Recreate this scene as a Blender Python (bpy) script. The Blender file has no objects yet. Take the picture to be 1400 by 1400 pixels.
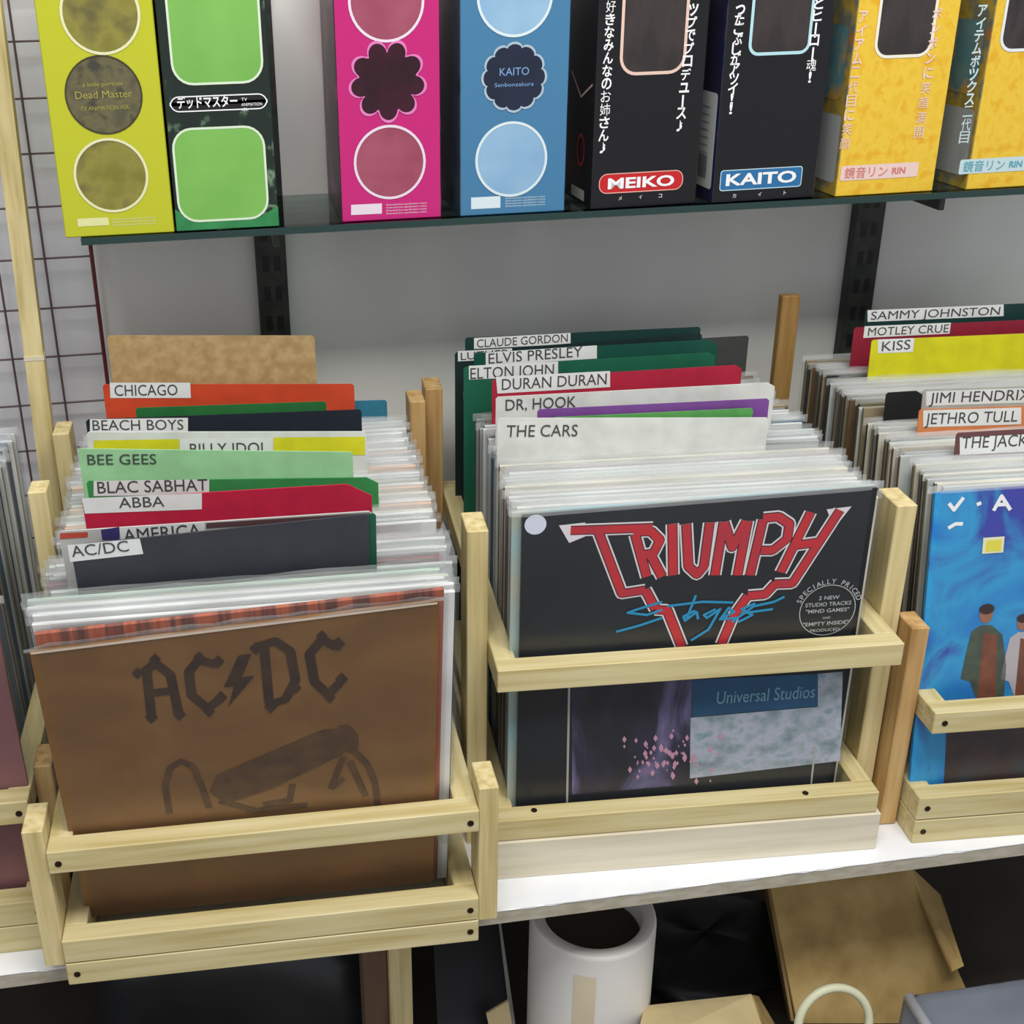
import bpy, math, random
import numpy as np
from mathutils import Matrix, Vector
random.seed(7)
C = bpy.context.scene.collection
sc = bpy.context.scene

# ------------------------------------------------------------------ camera
yaw, pit, rol = np.radians([8.5, 24.9, 1.25]); FL = 1725.0; CX = 555.0; CY = 700.0
F = np.array([np.sin(yaw)*np.cos(pit), np.cos(yaw)*np.cos(pit), -np.sin(pit)])
_r = np.array([np.cos(yaw), -np.sin(yaw), 0]); _d = np.cross(F, _r)
RR = np.cos(rol)*_r + np.sin(rol)*_d
DD = -np.sin(rol)*_r + np.cos(rol)*_d
def ray(x, y): return ((x-CX)/FL)*RR + ((y-CY)/FL)*DD + F
CAM = -ray(650, 1243)*1.09
cd = bpy.data.cameras.new('camera'); cam = bpy.data.objects.new('camera', cd); C.objects.link(cam)
cd.sensor_width = 36; cd.lens = FL/1400*36; cd.shift_x = (700-CX)/1400; cd.clip_start = .02
M = Matrix.Identity(4)
for i in range(3):
    M[i][0] = RR[i]; M[i][1] = -DD[i]; M[i][2] = -F[i]; M[i][3] = CAM[i]
cam.matrix_world = M
sc.camera = cam

# ------------------------------------------------------------------ light
w = bpy.data.worlds.new('world'); sc.world = w; w.use_nodes = True
w.node_tree.nodes['Background'].inputs[0].default_value = (.93, .95, 1, 1)
w.node_tree.nodes['Background'].inputs[1].default_value = .60
def tube(x, y, z, sx, sy, e, rx=0, col=(1, .98, .93)):
    l = bpy.data.lights.new('ceiling_tube_light', 'AREA'); l.shape = 'RECTANGLE'; l.size = sx; l.size_y = sy
    l.energy = e; l.color = col
    o = bpy.data.objects.new('ceiling_tube_light', l); C.objects.link(o); o.location = (x, y, z); o.rotation_euler = (rx, 0, 0)
    return o
tube(.1, -.68, 1.78, 1.5, .45, 31, math.radians(21))
sc.view_settings.view_transform = 'Standard'; sc.view_settings.look = 'None'
sc.view_settings.exposure = 0.0; sc.view_settings.gamma = 1; sc.view_settings.use_curve_mapping = False
sc.cycles.transparent_max_bounces = 24
sc.cycles.max_bounces = 8

# ------------------------------------------------------------------ materials
def lin(c):
    return tuple(((v/255)/12.92 if v/255 <= .04045 else ((v/255+.055)/1.055)**2.4) for v in c) + (1,)
MC = {}
def mat(name, c, c2=None, sc3=(8, 8, 8), rough=.55, spec=.4, bump=0, detail=3, lo=.35, hi=.65, metal=0, dist=0, coord='Object'):
    if name in MC: return MC[name]
    m = bpy.data.materials.new(name); m.use_nodes = True; nt = m.node_tree; b = nt.nodes['Principled BSDF']
    b.inputs['Base Color'].default_value = lin(c); b.inputs['Roughness'].default_value = rough
    b.inputs['Specular IOR Level'].default_value = spec; b.inputs['Metallic'].default_value = metal
    if c2 is not None:
        tc = nt.nodes.new('ShaderNodeTexCoord'); mp = nt.nodes.new('ShaderNodeMapping'); mp.inputs['Scale'].default_value = sc3
        n = nt.nodes.new('ShaderNodeTexNoise'); n.inputs['Scale'].default_value = 1; n.inputs['Detail'].default_value = detail
        n.inputs['Distortion'].default_value = dist
        r = nt.nodes.new('ShaderNodeValToRGB'); e = r.color_ramp.elements
        if isinstance(c2, list):
            cols = [c]+c2
            e[0].position = lo; e[0].color = lin(cols[0]); e[1].position = hi; e[1].color = lin(cols[-1])
            for i, cc in enumerate(cols[1:-1]):
                x = e.new(lo+(hi-lo)*(i+1)/(len(cols)-1)); x.color = lin(cc)
        else:
            e[0].position = lo; e[0].color = lin(c); e[1].position = hi; e[1].color = lin(c2)
        L = nt.links
        L.new(tc.outputs[coord], mp.inputs[0]); L.new(mp.outputs[0], n.inputs['Vector']); L.new(n.outputs[0], r.inputs[0]); L.new(r.outputs[0], b.inputs['Base Color'])
        if bump:
            bp = nt.nodes.new('ShaderNodeBump'); bp.inputs['Strength'].default_value = bump; bp.inputs['Distance'].default_value = .001
            L.new(n.outputs[0], bp.inputs['Height']); L.new(bp.outputs[0], b.inputs['Normal'])
    MC[name] = m
    return m
def plastic(name, c, opac, rough=.18):
    m = bpy.data.materials.new(name); m.use_nodes = True; nt = m.node_tree; nt.nodes.clear()
    o = nt.nodes.new('ShaderNodeOutputMaterial'); t = nt.nodes.new('ShaderNodeBsdfTransparent')
    p = nt.nodes.new('ShaderNodeBsdfPrincipled'); p.inputs['Base Color'].default_value = lin(c); p.inputs['Roughness'].default_value = rough
    mx = nt.nodes.new('ShaderNodeMixShader'); mx.inputs[0].default_value = opac
    nt.links.new(t.outputs[0], mx.inputs[1]); nt.links.new(p.outputs[0], mx.inputs[2]); nt.links.new(mx.outputs[0], o.inputs[0])
    n = nt.nodes.new('ShaderNodeTexNoise'); n.inputs['Scale'].default_value = 40
    bp = nt.nodes.new('ShaderNodeBump'); bp.inputs['Strength'].default_value = .25; bp.inputs['Distance'].default_value = .002
    nt.links.new(n.outputs[0], bp.inputs['Height']); nt.links.new(bp.outputs[0], p.inputs['Normal'])
    MC[name] = m
    return m
WC, WD = (214, 201, 150), (186, 168, 112)
wood_u = mat('pine_lengthwise', WD, [(204, 190, 142), (214, 202, 158)], (6, 120, 120), .6, .3, .15, 4, .3, .7)
wood_n = mat('pine_depthwise', WD, [(204, 190, 142), (214, 202, 158)], (120, 6, 120), .6, .3, .15, 4, .3, .7)
wood_z = mat('pine_upright', WD, [(212, 194, 142), (222, 208, 160)], (120, 120, 6), .6, .3, .15, 4, .3, .7)
wood_dk = mat('pine_browned', (168, 128, 78), [(196, 158, 104), (206, 180, 128)], (110, 110, 7), .6, .3, .15, 4, .3, .7)
wood_pale = mat('pine_pale', (206, 196, 172), (222, 214, 192), (6, 110, 110), .65, .3, .1)
screw_m = mat('screw_dark', (46, 32, 24), rough=.4, metal=.4)
white_m = mat('white_laminate', (238, 240, 244), (228, 231, 238), (20, 20, 20), .35, .5)
edge_m = mat('raw_board_edge', (168, 160, 142), (186, 180, 164), (60, 60, 200), .8, .2)
wall_m = mat('grey_wall', (224, 224, 220), (234, 234, 230), (5, 5, 5), .75, .3, .05, 5)
wallw_m = mat('white_wall', (214, 214, 218), (224, 224, 228), (6, 6, 6), .7, .3, .03)
post_m = mat('post_black', (38, 44, 42), (58, 60, 54), (60, 60, 60), .5, .4)
wire_m = mat('wire_brown', (92, 72, 76), rough=.5)
wire_r = mat('wire_red_brown', (98, 34, 40), rough=.45)
ink = mat('ink_grey', (70, 70, 72), rough=.6)
ink_b = mat('ink_black', (24, 22, 24), rough=.5)
sticker_m = mat('sticker_white', (216, 218, 216), (226, 228, 226), (30, 30, 30), .5, .3)
pl_clear = plastic('plastic_clear', (120, 124, 126), .07, .15)
pl_milk = plastic('plastic_milky', (226, 230, 230), .24, .25)
card_m = mat('cardboard', (164, 136, 92), [(176, 148, 102), (186, 160, 114)], (90, 90, 90), .85, .15, .05)
white_i = mat('ink_white', (238, 238, 240), rough=.5)

# ------------------------------------------------------------------ object helpers
def tagit(o, label, cat, group=None):
    o['label'] = label; o['category'] = cat
    if group: o['group'] = group
    return o
def mesh(name, V, Fc, m, parent=None, mi=None, smooth=False):
    me = bpy.data.meshes.new(name); me.from_pydata([tuple(v) for v in V], [], Fc)
    for x in (m if isinstance(m, (list, tuple)) else [m]): me.materials.append(x)
    if mi:
        for p, i in zip(me.polygons, mi): p.material_index = i
    if smooth:
        for p in me.polygons: p.use_smooth = True
    me.update()
    o = bpy.data.objects.new(name, me); C.objects.link(o)
    if parent: o.parent = parent
    return o
def boxg(x0, x1, y0, y1, z0, z1, b=.0):
    """box with chamfered edges: vertices and faces"""
    if b <= 0:
        V = [(x, y, z) for x in (x0, x1) for y in (y0, y1) for z in (z0, z1)]
        return V, [(0, 1, 3, 2), (4, 6, 7, 5), (0, 4, 5, 1), (2, 3, 7, 6), (0, 2, 6, 4), (1, 5, 7, 3)]
    V = []; idx = {}
    X = (x0, x1); Y = (y0, y1); Z = (z0, z1)
    for i in (0, 1):
        for j in (0, 1):
            for k in (0, 1):
                sx, sy, sz = (b if i == 0 else -b), (b if j == 0 else -b), (b if k == 0 else -b)
                idx[i, j, k, 0] = len(V); V.append((X[i], Y[j]+sy, Z[k]+sz))
                idx[i, j, k, 1] = len(V); V.append((X[i]+sx, Y[j], Z[k]+sz))
                idx[i, j, k, 2] = len(V); V.append((X[i]+sx, Y[j]+sy, Z[k]))
    Fc = []
    q = ((0, 0), (1, 0), (1, 1), (0, 1))
    for i in (0, 1):
        Fc.append([idx[i, a, c, 0] for a, c in q]); Fc.append([idx[a, i, c, 1] for a, c in q]); Fc.append([idx[a, c, i, 2] for a, c in q])
    for a in (0, 1):
        for c in (0, 1):
            Fc.append([idx[a, c, 0, 0], idx[a, c, 1, 0], idx[a, c, 1, 1], idx[a, c, 0, 1]])
            Fc.append([idx[a, 0, c, 0], idx[a, 1, c, 0], idx[a, 1, c, 2], idx[a, 0, c, 2]])
            Fc.append([idx[0, a, c, 1], idx[1, a, c, 1], idx[1, a, c, 2], idx[0, a, c, 2]])
            for k in (0, 1): Fc.append([idx[a, c, k, 0], idx[a, c, k, 1], idx[a, c, k, 2]])
    # orient outwards
    ctr = Vector(((x0+x1)/2, (y0+y1)/2, (z0+z1)/2)); out = []
    for f in Fc:
        p = [Vector(V[i]) for i in f]; n = (p[1]-p[0]).cross(p[2]-p[0])
        g = sum(p, Vector())/len(p)-ctr
        out.append(tuple(f) if n.dot(g) > 0 else tuple(reversed(f)))
    return V, out
def box(name, x0, x1, y0, y1, z0, z1, m, parent=None, b=.0008):
    V, f = boxg(x0, x1, y0, y1, z0, z1, b); return mesh(name, V, f, m, parent)
def empty(name, loc, rz=0, parent=None):
    o = bpy.data.objects.new(name, None); C.objects.link(o); o.location = loc; o.rotation_euler = (0, 0, rz); o.empty_display_size = .02
    if parent: o.parent = parent
    return o
def cyl(name, r, z0, z1, m, parent=None, n=24, r2=None, axis='z', c=(0, 0)):
    r2 = r if r2 is None else r2
    V = []; f = []
    for i in range(n):
        a = 2*math.pi*i/n
        for rr, zz in ((r, z0), (r2, z1)):
            p = (c[0]+rr*math.cos(a), c[1]+rr*math.sin(a), zz)
            if axis == 'y': p = (p[0], zz, p[1])
            if axis == 'x': p = (zz, p[0], p[1])
            V.append(p)
    for i in range(n):
        j = (i+1) % n; f.append((2*i, 2*j, 2*j+1, 2*i+1))
    f.append(tuple(2*i for i in range(n))[::-1]); f.append(tuple(2*i+1 for i in range(n)))
    return mesh(name, V, f, m, parent)
def tubeg(pts, r, n=8, closed=False):
    V = []; f = []; P = [Vector(p) for p in pts]; k = len(P)
    for i, p in enumerate(P):
        a = P[(i-1) % k] if (closed or i > 0) else p; b = P[(i+1) % k] if (closed or i < k-1) else p
        t = (b-a).normalized(); u = t.cross(Vector((0, 0, 1)))
        if u.length < .05: u = t.cross(Vector((0, 1, 0)))
        u.normalize(); v = t.cross(u)
        rr = r[i] if isinstance(r, (list, tuple)) else r
        for j in range(n):
            A = 2*math.pi*j/n; V.append(p+u*rr*math.cos(A)+v*rr*math.sin(A))
    for i in range(k if closed else k-1):
        for j in range(n):
            a = i*n; b = ((i+1) % k)*n
            f.append((a+j, a+(j+1) % n, b+(j+1) % n, b+j))
    if not closed:
        f.append(tuple(range(n))[::-1]); f.append(tuple((k-1)*n+j for j in range(n)))
    return V, f

# ------------------------------------------------------------------ frames: crate footprint and boards standing in it
class Frame:
    def __init__(s, o, rz):
        s.o = np.array(o, float); s.rz = rz
        s.u = np.array([math.cos(rz), math.sin(rz), 0]); s.n = np.array([-math.sin(rz), math.cos(rz), 0])
    def loc(s, P): return np.array([(P-s.o)@s.u, (P-s.o)@s.n, P[2]-s.o[2]])
    def wor(s, u, n, z): return s.o+s.u*u+s.n*n+np.array([0, 0, z])
class Board:
    """plane standing in a frame: foot at depth nb and height z0, top leaning by slope (depth per height)"""
    def __init__(s, fr, nb, slope, z0=.03):
        s.fr = fr; s.lean = -math.atan(slope); s.org = fr.wor(0, nb, z0)
        s.t = np.array([0, 0, 1])*math.cos(s.lean)+fr.n*math.sin(-s.lean)
        s.nn = np.cross(fr.u, s.t)           # points to the camera side? u x t = -n
        if s.nn@fr.n > 0: s.nn = -s.nn
    def at(s, x, y, k=0):
        v = ray(x, y); o = s.org+s.nn*k; P = CAM+v*((o-CAM)@s.nn)/(v@s.nn)
        return ((P-s.org)@s.fr.u, (P-s.org)@s.t)
    def place(s, o):
        o.matrix_world = Matrix([[s.fr.u[i], -s.nn[i], s.t[i], s.org[i]] for i in range(3)]+[[0, 0, 0, 1]])
        return o
# board-local coordinates: x along, y away from the camera, z up the board
def prism(name, pts, y0, y1, m, parent=None):
    """polygon (x, z) between depths y0 (front) and y1"""
    n = len(pts); V = [(p[0], y0, p[1]) for p in pts]+[(p[0], y1, p[1]) for p in pts]
    f = [tuple(range(n)), tuple(range(2*n-1, n-1, -1))]+[(i, i+n, (i+1) % n+n, (i+1) % n) for i in range(n)]
    a = sum(pts[i][0]*pts[(i+1) % n][1]-pts[(i+1) % n][0]*pts[i][1] for i in range(n))
    if a < 0: f = [tuple(reversed(q)) for q in f]
    return mesh(name, V, f, m, parent)
def flat(name, polys, y, m, parent, th=.00012):
    """flat print: several polygons, all at depth y in front of the face"""
    V = []; f = []
    for pts in polys:
        k = len(V); V += [(p[0], y-1.5e-6*len(f), p[1]) for p in pts]
        a = sum(pts[i][0]*pts[(i+1) % len(pts)][1]-pts[(i+1) % len(pts)][0]*pts[i][1] for i in range(len(pts)))
        q = tuple(range(k, k+len(pts))); f.append(q if a > 0 else q[::-1])
    return mesh(name, V, f, m, parent)
def stroke(pts, wd):
    """quads and round joints along a polyline"""
    out = []
    for (x0, y0), (x1, y1) in zip(pts, pts[1:]):
        L = math.hypot(x1-x0, y1-y0) or 1e-9; nx, ny = -(y1-y0)/L*wd/2, (x1-x0)/L*wd/2
        out.append([(x0+nx, y0+ny), (x0-nx, y0-ny), (x1-nx, y1-ny), (x1+nx, y1+ny)])
    for x, y in pts[1:-1]:
        out.append([(x+wd/2*math.cos(a*math.pi/4), y+wd/2*math.sin(a*math.pi/4)) for a in range(8)])
    return out
def ell(cx, cz, rx, rz, n=40, a0=0, a1=2*math.pi, full=True):
    k = n if full else n+1
    return [(cx+rx*math.cos(a0+(a1-a0)*i/n), cz+rz*math.sin(a0+(a1-a0)*i/n)) for i in range(k)]
def ringp(outer, inner):
    n = len(outer); return [[outer[i], outer[(i+1) % n], inner[(i+1) % n], inner[i]] for i in range(n)]
def rrect(x0, x1, z0, z1, r, n=6):
    P = []
    for cx, cz, a in ((x1-r, z1-r, 0), (x0+r, z1-r, 90), (x0+r, z0+r, 180), (x1-r, z0+r, 270)):
        for i in range(n+1):
            t = math.radians(a+90*i/n); P.append((cx+r*math.cos(t), cz+r*math.sin(t)))
    return P
TXT = {}
def text(name, s, x, z, h, y, m, parent, width=None, rot=0, bold=0, shear=0, align='LEFT', vertical=False):
    """lettering as flat mesh, capital height h, at (x, z) on the board; width squeezes to fit"""
    key = (s, bold, shear, vertical)
    if key not in TXT:
        cu = bpy.data.curves.new('t', 'FONT'); cu.body = '\n'.join(s) if vertical else s
        cu.size = 1; cu.offset = bold; cu.shear = shear; cu.resolution_u = 3
        if vertical: cu.align_x = 'CENTER'; cu.space_line = .62
        o = bpy.data.objects.new('t', cu); C.objects.link(o)
        dg = bpy.context.evaluated_depsgraph_get(); me = bpy.data.meshes.new_from_object(o.evaluated_get(dg))
        V = [(v.co.x, v.co.y) for v in me.vertices]; Fc = [tuple(p.vertices) for p in me.polygons]
        bpy.data.objects.remove(o); bpy.data.curves.remove(cu); bpy.data.meshes.remove(me)
        TXT[key] = (V, Fc)
    V, Fc = TXT[key]
    if not V: return None
    xs = [v[0] for v in V]; zs = [v[1] for v in V]
    x0, x1, z0, z1 = min(xs), max(xs), min(zs), max(zs)
    if not vertical: z0, z1 = (0, max(.6, z1)) if align != 'BOX' else (z0, z1)
    k = h/(z1-z0); kx = (width/(x1-x0)) if width else k
    c, sn = math.cos(rot), math.sin(rot); W = []
    ox = {'LEFT': 0, 'BOX': 0, 'CENTER': -.5*(x1-x0)*kx}[align]
    for a, b in V:
        px = (a-x0)*kx+ox; pz = (b-z0)*k
        W.append((x+px*c-pz*sn, y, z+px*sn+pz*c))
    o = mesh(name, W, Fc, m, parent)
    return o

# ------------------------------------------------------------------ the setting
YW = .50
def st(o): o['kind'] = 'structure'; return o
o = st(box('wall_back', -.298, 1.1, YW, YW+.05, -.55, 1.5, wall_m, b=0))
o = st(box('wall_left', -1.5, -.298, YW+.0005, YW+.05, -.55, 1.5, wallw_m, b=0))
o = st(box('floor', -1.6, 1.8, -1.6, 1.2, -.60, -.55, mat('floor_dark', (92, 84, 76), (112, 104, 94), (9, 9, 9), .6), b=0))

# shelf that carries the crates
sh = empty('display_shelf', (0, 0, -.015))
tagit(sh, 'white laminated shelf board with chipped raw edge carrying the record crates', 'shelf')
V, f = boxg(-1.0, 1.1, -.0005, YW-.002, -.014, 0, 0)
# chipped front edge: white top skin with a ragged lip over the raw core
N = 220; VV = []; ff = []; xs = [-1.0+2.1*i/N for i in range(N+1)]
rz_ = 0
for i, x in enumerate(xs):
    VV += [(x, -.006+random.choice([0, 0, 0, 0, .0003, .0009]), .0152), (x, YW-.002, .0152), (x, -.006, .0145-random.choice([0, 0, .0004, .0012]))]
for i in range(N):
    a = 3*i; b = a+3; ff += [(a, b, b+1, a+1), (a, a+2, b+2, b)]
mesh('laminate', VV, ff, white_m, sh)
box('core_board', -1.0, 1.1, -.0055, YW-.002, .0005, .0149, edge_m, sh, b=0)

# wooden leg below the shelf
lg = empty('support_post', (-.045, .08, -.55)); tagit(lg, 'pale pine post standing under the shelf behind the overhanging crate', 'post')
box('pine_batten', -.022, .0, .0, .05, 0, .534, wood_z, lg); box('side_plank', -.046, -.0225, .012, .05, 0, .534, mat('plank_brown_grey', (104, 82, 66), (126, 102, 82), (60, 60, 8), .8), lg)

# uprights of the glass shelf
GZ = .524; GY = .331
def upright(x0, x1, lab):
    p = empty('shelf_upright', ((x0+x1)/2, YW, -.5)); tagit(p, lab, 'upright', None)
    h = (x1-x0)/2
    V, f = boxg(-h, h, -.014, -.0005, 0, 1.8, .001); mesh('channel', V, f, post_m, p)
    sl = [[(-.0035+dx, z), (.0035+dx, z), (.0035+dx, z+.016), (-.0035+dx, z+.016)] for z in [.05+.032*i for i in range(54)] for dx in (-.006, .006)]
    flat('slots', sl, -.0142, ink_b, p)
    V, f = boxg(-.003, .003, -.150, -.013, GZ+.5-.022, GZ+.5-.0065, .0005); mesh('bracket', V, f, post_m, p)
    return p
upright(-.133, -.101, 'black slotted metal upright on the wall behind the brown cardboard sheet')
upright(.532, .566, 'black slotted metal upright on the wall behind the rightmost crate')

gl = empty('glass_shelf', (0, GY, GZ-.006)); tagit(gl, 'tinted glass shelf with dark green edge holding the figure boxes', 'shelf')
gm = bpy.data.materials.new('green_glass'); gm.use_nodes = True; nt = gm.node_tree; nt.nodes.clear()
go = nt.nodes.new('ShaderNodeOutputMaterial'); t = nt.nodes.new('ShaderNodeBsdfTransparent'); t.inputs[0].default_value = lin((196, 212, 206))
g = nt.nodes.new('ShaderNodeBsdfGlossy'); g.inputs['Roughness'].default_value = .03; fr_ = nt.nodes.new('ShaderNodeFresnel'); mx = nt.nodes.new('ShaderNodeMixShader')
nt.links.new(fr_.outputs[0], mx.inputs[0]); nt.links.new(t.outputs[0], mx.inputs[1]); nt.links.new(g.outputs[0], mx.inputs[2]); nt.links.new(mx.outputs[0], go.inputs[0])
box('pane', -.292, 1.0, 0, YW-GY-.016, 0, .006, gm, gl, b=0)
box('glass_edge', -.292, 1.0, -.0006, -.0001, -.0002, .0062, mat('glass_edge_green', (34, 58, 54), rough=.15), gl, b=0)

# wire mesh panel
wm = empty('wire_mesh_panel', (-.298, .478, .0)); tagit(wm, 'brown wire grid panel hanging on the white wall at the left', 'wire panel')
V, f = tubeg([(0, 0, .0), (0, 0, .9)], .0021); mesh('frame_rod', V, f, wire_r, wm)
for i in range(1, 9):
    V, f = tubeg([(-.0465*i, 0, .0), (-.0465*i, 0, .9)], .0012, 6); mesh('vertical_wire', V, f, wire_m, wm)
for i in range(16):
    z = .062+.0515*i
    V, f = tubeg([(-.40, .002, z), (.001, .002, z)], .0011, 6); mesh('horizontal_wire', V, f, wire_m, wm)

# ------------------------------------------------------------------ crates
F1 = Frame((-.341, -.027, 0), math.radians(-1.74)); F2 = Frame((.021, .035, 0), math.radians(-3.62))
F3 = Frame((.410, .012, 0), math.radians(-3.84)); F0 = Frame((-.437, .020, 0), math.radians(-1.6))
def screw(p, x, y, z, front=True):
    o = cyl('screw', .0027, -.0006, .0004, screw_m, p, 12, axis='y' if front else 'z')
    o.location = (x, y, z); return o
def crate(fr, lab, u0, u1, zup, zlow, dep, wd=.018):
    c = empty('record_crate', fr.o, fr.rz); tagit(c, lab, 'crate', 'pine record crates')
    T = .019
    def fb(name, a, b, z0, z1, m=wood_u, n0=0, n1=T): return box(name, a, b, n0, n1, z0, z1, m, c)
    def sb(name, a, z0, z1, n0=T, n1=dep, m=wood_n, wd=wd): return box(name, a, a+wd, n0, n1, z0, z1, m, c)
    fb('front_rail', u0, u1, *zup); sb('side_rail', u0, *zup); sb('side_rail', u1-wd, *zup); fb('back_rail', u0, u1, *zup, n0=dep, n1=dep+T)
    for i, (z0, z1) in enumerate(zlow):
        fb('front_rail', u0, u1, z0, z1, wood_u); sb('side_rail', u0, z0, z1); sb('side_rail', u1-wd, z0, z1)
        fb('back_rail', u0, u1, z0, z1, n0=dep, n1=dep+T)
    for k in range(6):
        a = .03+k*(dep-.05)/5.2
        box('floor_slat', u0+wd+.0005, u1-wd-.0005, a, a+.045, .001, .009, wood_pale, c)
    return c, fb, sb
# crate with the brown album
c1, fb, sb = crate(F1, 'pine crate overhanging the shelf edge, holding the brown album in front', .0, .336, (.114, .135), [(0, .0222), (.0232, .046)], .40)
for u in (.008, .329):
    screw(c1, u, 0, .1235); screw(c1, u, 0, .011); 
screw(c1, .329, 0, .034)
for a, n0, zt, m in ((-.0165, .004, .153, wood_z), (.3365, .004, .153, wood_z), (-.0165, .385, .33, wood_z), (.3365, .40, .335, wood_dk)):
    box('upright', a, a+.016, n0, n0+.036, .002 if n0 > .1 else .018, zt, m, c1)
# middle crate
c2, fb, sb = crate(F2, 'pine crate in the middle with tall front uprights and high front rail', .004, .350, (.195, .2165), [(.041, .063)], .375)
fb('bottom_board', .0, .354, 0, .0405, wood_pale, -.002, .018); sb('bottom_board', .0, 0, .0405, m=wood_pale); sb('bottom_board', .336, 0, .0405, m=wood_pale)
for u, n in ((.040, .011), (.284, .006)):
    s_ = screw(c2, u, n, .0635, False)
for a, n0, zt, m in ((-.0145, .049, .321, wood_z), (.3505, .049, .321, wood_z), (-.0145, .362, .335, wood_dk)):
    box('upright', a, a+.018, n0, n0+.038, 0, zt, m, c2)
# right crate
c3, fb, sb = crate(F3, 'pine crate at the right with short browned front upright, holding the blue album', .0, .356, (.120, .142), [(0, .0255), (.0265, .051)], .40)
screw(c3, .010, 0, .131); screw(c3, .009, 0, .039); screw(c3, .009, 0, .013)
for a, n0, zt, m in ((-.0185, .028, .212, wood_dk), (.3565, .028, .212, wood_dk), (-.021, .39, .408, mat('pine_darker', (132, 98, 52), [(150, 116, 66), (160, 130, 84)], (110, 110, 7), .7, .2, .2, 4, .3, .7)), (.3565, .39, .408, wood_dk)):  # left rear post in a darker pine tone
    box('upright', a, a+.016 if n0 < .1 else a+.020, n0, n0+(.030 if n0 < .1 else .012), 0.001, zt, m, c3)
# left crate, mostly outside the photograph
c0, fb, sb = crate(F0, 'pine crate cut off by the left edge of the photo', -.275, .080, (.1305, .152), [(0, .027), (.028, .052)], .40)
screw(c0, .072, 0, .141); screw(c0, .073, 0, .040); screw(c0, .074, 0, .014)
for a, n0, n1, zt, m in ((.0805, .034, .066, .160, wood_dk), (.0925, .125, .150, .362, wood_z), (-.29, .034, .066, .16, wood_z)):
    box('upright', a, a+.015, n0, n1, 0.001, zt, m, c0)

# ------------------------------------------------------------------ records
SZ = .312; SW = .301
REC = {}
def cover_mesh(key, wid=SW, hei=SZ, th=.0034):
    """clear outer sleeve open at the top: two wavy sheets joined at the sides and the foot"""
    if ('c', key) in REC: return REC['c', key]
    rnd = random.Random(key*13+5); nx = 14; V = []; f = []; mi = []
    W = wid/2+.0035
    zs = [-.001, hei*.5, hei-.002, hei+.002, hei+.0055]
    for sgn in (-1, 1):
        for j, z in enumerate(zs):
            for i in range(nx+1):
                x = -W+2*W*i/nx; e = abs(2*i/nx-1)
                y = sgn*(th/2+.0005)*(1-(e > .99)*.9)
                zz = z
                if j == 4: y += rnd.uniform(-.0012, .0012); zz += rnd.uniform(-.001, .0008)
                if j == 3: y += rnd.uniform(-.0005, .0005)
                V.append((x, y, zz))
    S = nx+1
    for s in (0, 1):
        for j in range(4):
            for i in range(nx):
                a = s*5*S+j*S+i; q = (a, a+1, a+S+1, a+S)
                f.append(q if s == 0 else q[::-1]); mi.append(1 if j >= 2 else 0)
    for j in range(4):
        for i in (0, nx):
            a = j*S+i; b = 5*S+j*S+i; f.append((a, b, b+S, a+S)); mi.append(0 if j < 3 else 1)
    me = bpy.data.meshes.new('plastic_cover'); me.from_pydata(V, [], f); me.materials.append(pl_clear); me.materials.append(pl_milk)
    for p, i in zip(me.polygons, mi): p.material_index = i; p.use_smooth = True
    REC['c', key] = me
    return me
def sleeve_mesh(key, th=.0034):
    if ('s', key) in REC: return REC['s', key]
    V, f = boxg(-SW/2, SW/2, -th/2, th/2, 0, SZ, .0006)
    me = bpy.data.meshes.new('sleeve'); me.from_pydata(V, [], f); me.materials.append(wood_pale); me.materials.append(wood_pale)
    for p in me.polygons: p.material_index = 1 if abs(p.normal.x) > .6 else 0
    REC['s', key] = me
    return me
PAL = {}
def rcol(nm, c): PAL[nm] = mat('sleeve_'+nm, c, tuple(max(0, int(v*.88)) for v in c), (12, 40, 12), .5, .4)
for nm, c in dict(white=(236, 238, 236), cream=(226, 222, 204), grey=(176, 180, 180), pale=(206, 212, 208), red=(150, 62, 62), dark=(52, 54, 56), olive=(120, 118, 88), brown=(110, 88, 62), blue=(86, 110, 132), peach=(226, 186, 158), maroon=(142, 96, 98), teal=(58, 120, 142), tan=(160, 146, 116), mint=(190, 214, 196)).items(): rcol(nm, c)
NREC = [0]; ORD = {}
ORDN = 'first second third fourth fifth sixth seventh eighth ninth tenth eleventh twelfth thirteenth fourteenth fifteenth sixteenth seventeenth eighteenth nineteenth twentieth twenty-first twenty-second twenty-third twenty-fourth twenty-fifth twenty-sixth twenty-seventh twenty-eighth twenty-ninth thirtieth thirty-first thirty-second thirty-third thirty-fourth thirty-fifth thirty-sixth thirty-seventh thirty-eighth thirty-ninth fortieth'.split()
EDGE = dict(white='white-edged', cream='cream-edged', grey='grey-edged', pale='pale grey-edged', red='red-edged', dark='dark-edged', olive='olive-edged', brown='brown-edged', blue='blue-edged', peach='peach-edged', maroon='mauve-edged', teal='teal-edged', tan='tan-edged', mint='mint-edged')
SIDES = ['dark', 'olive', 'grey', 'brown', 'dark', 'tan', 'pale', 'olive', 'grey']
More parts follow.
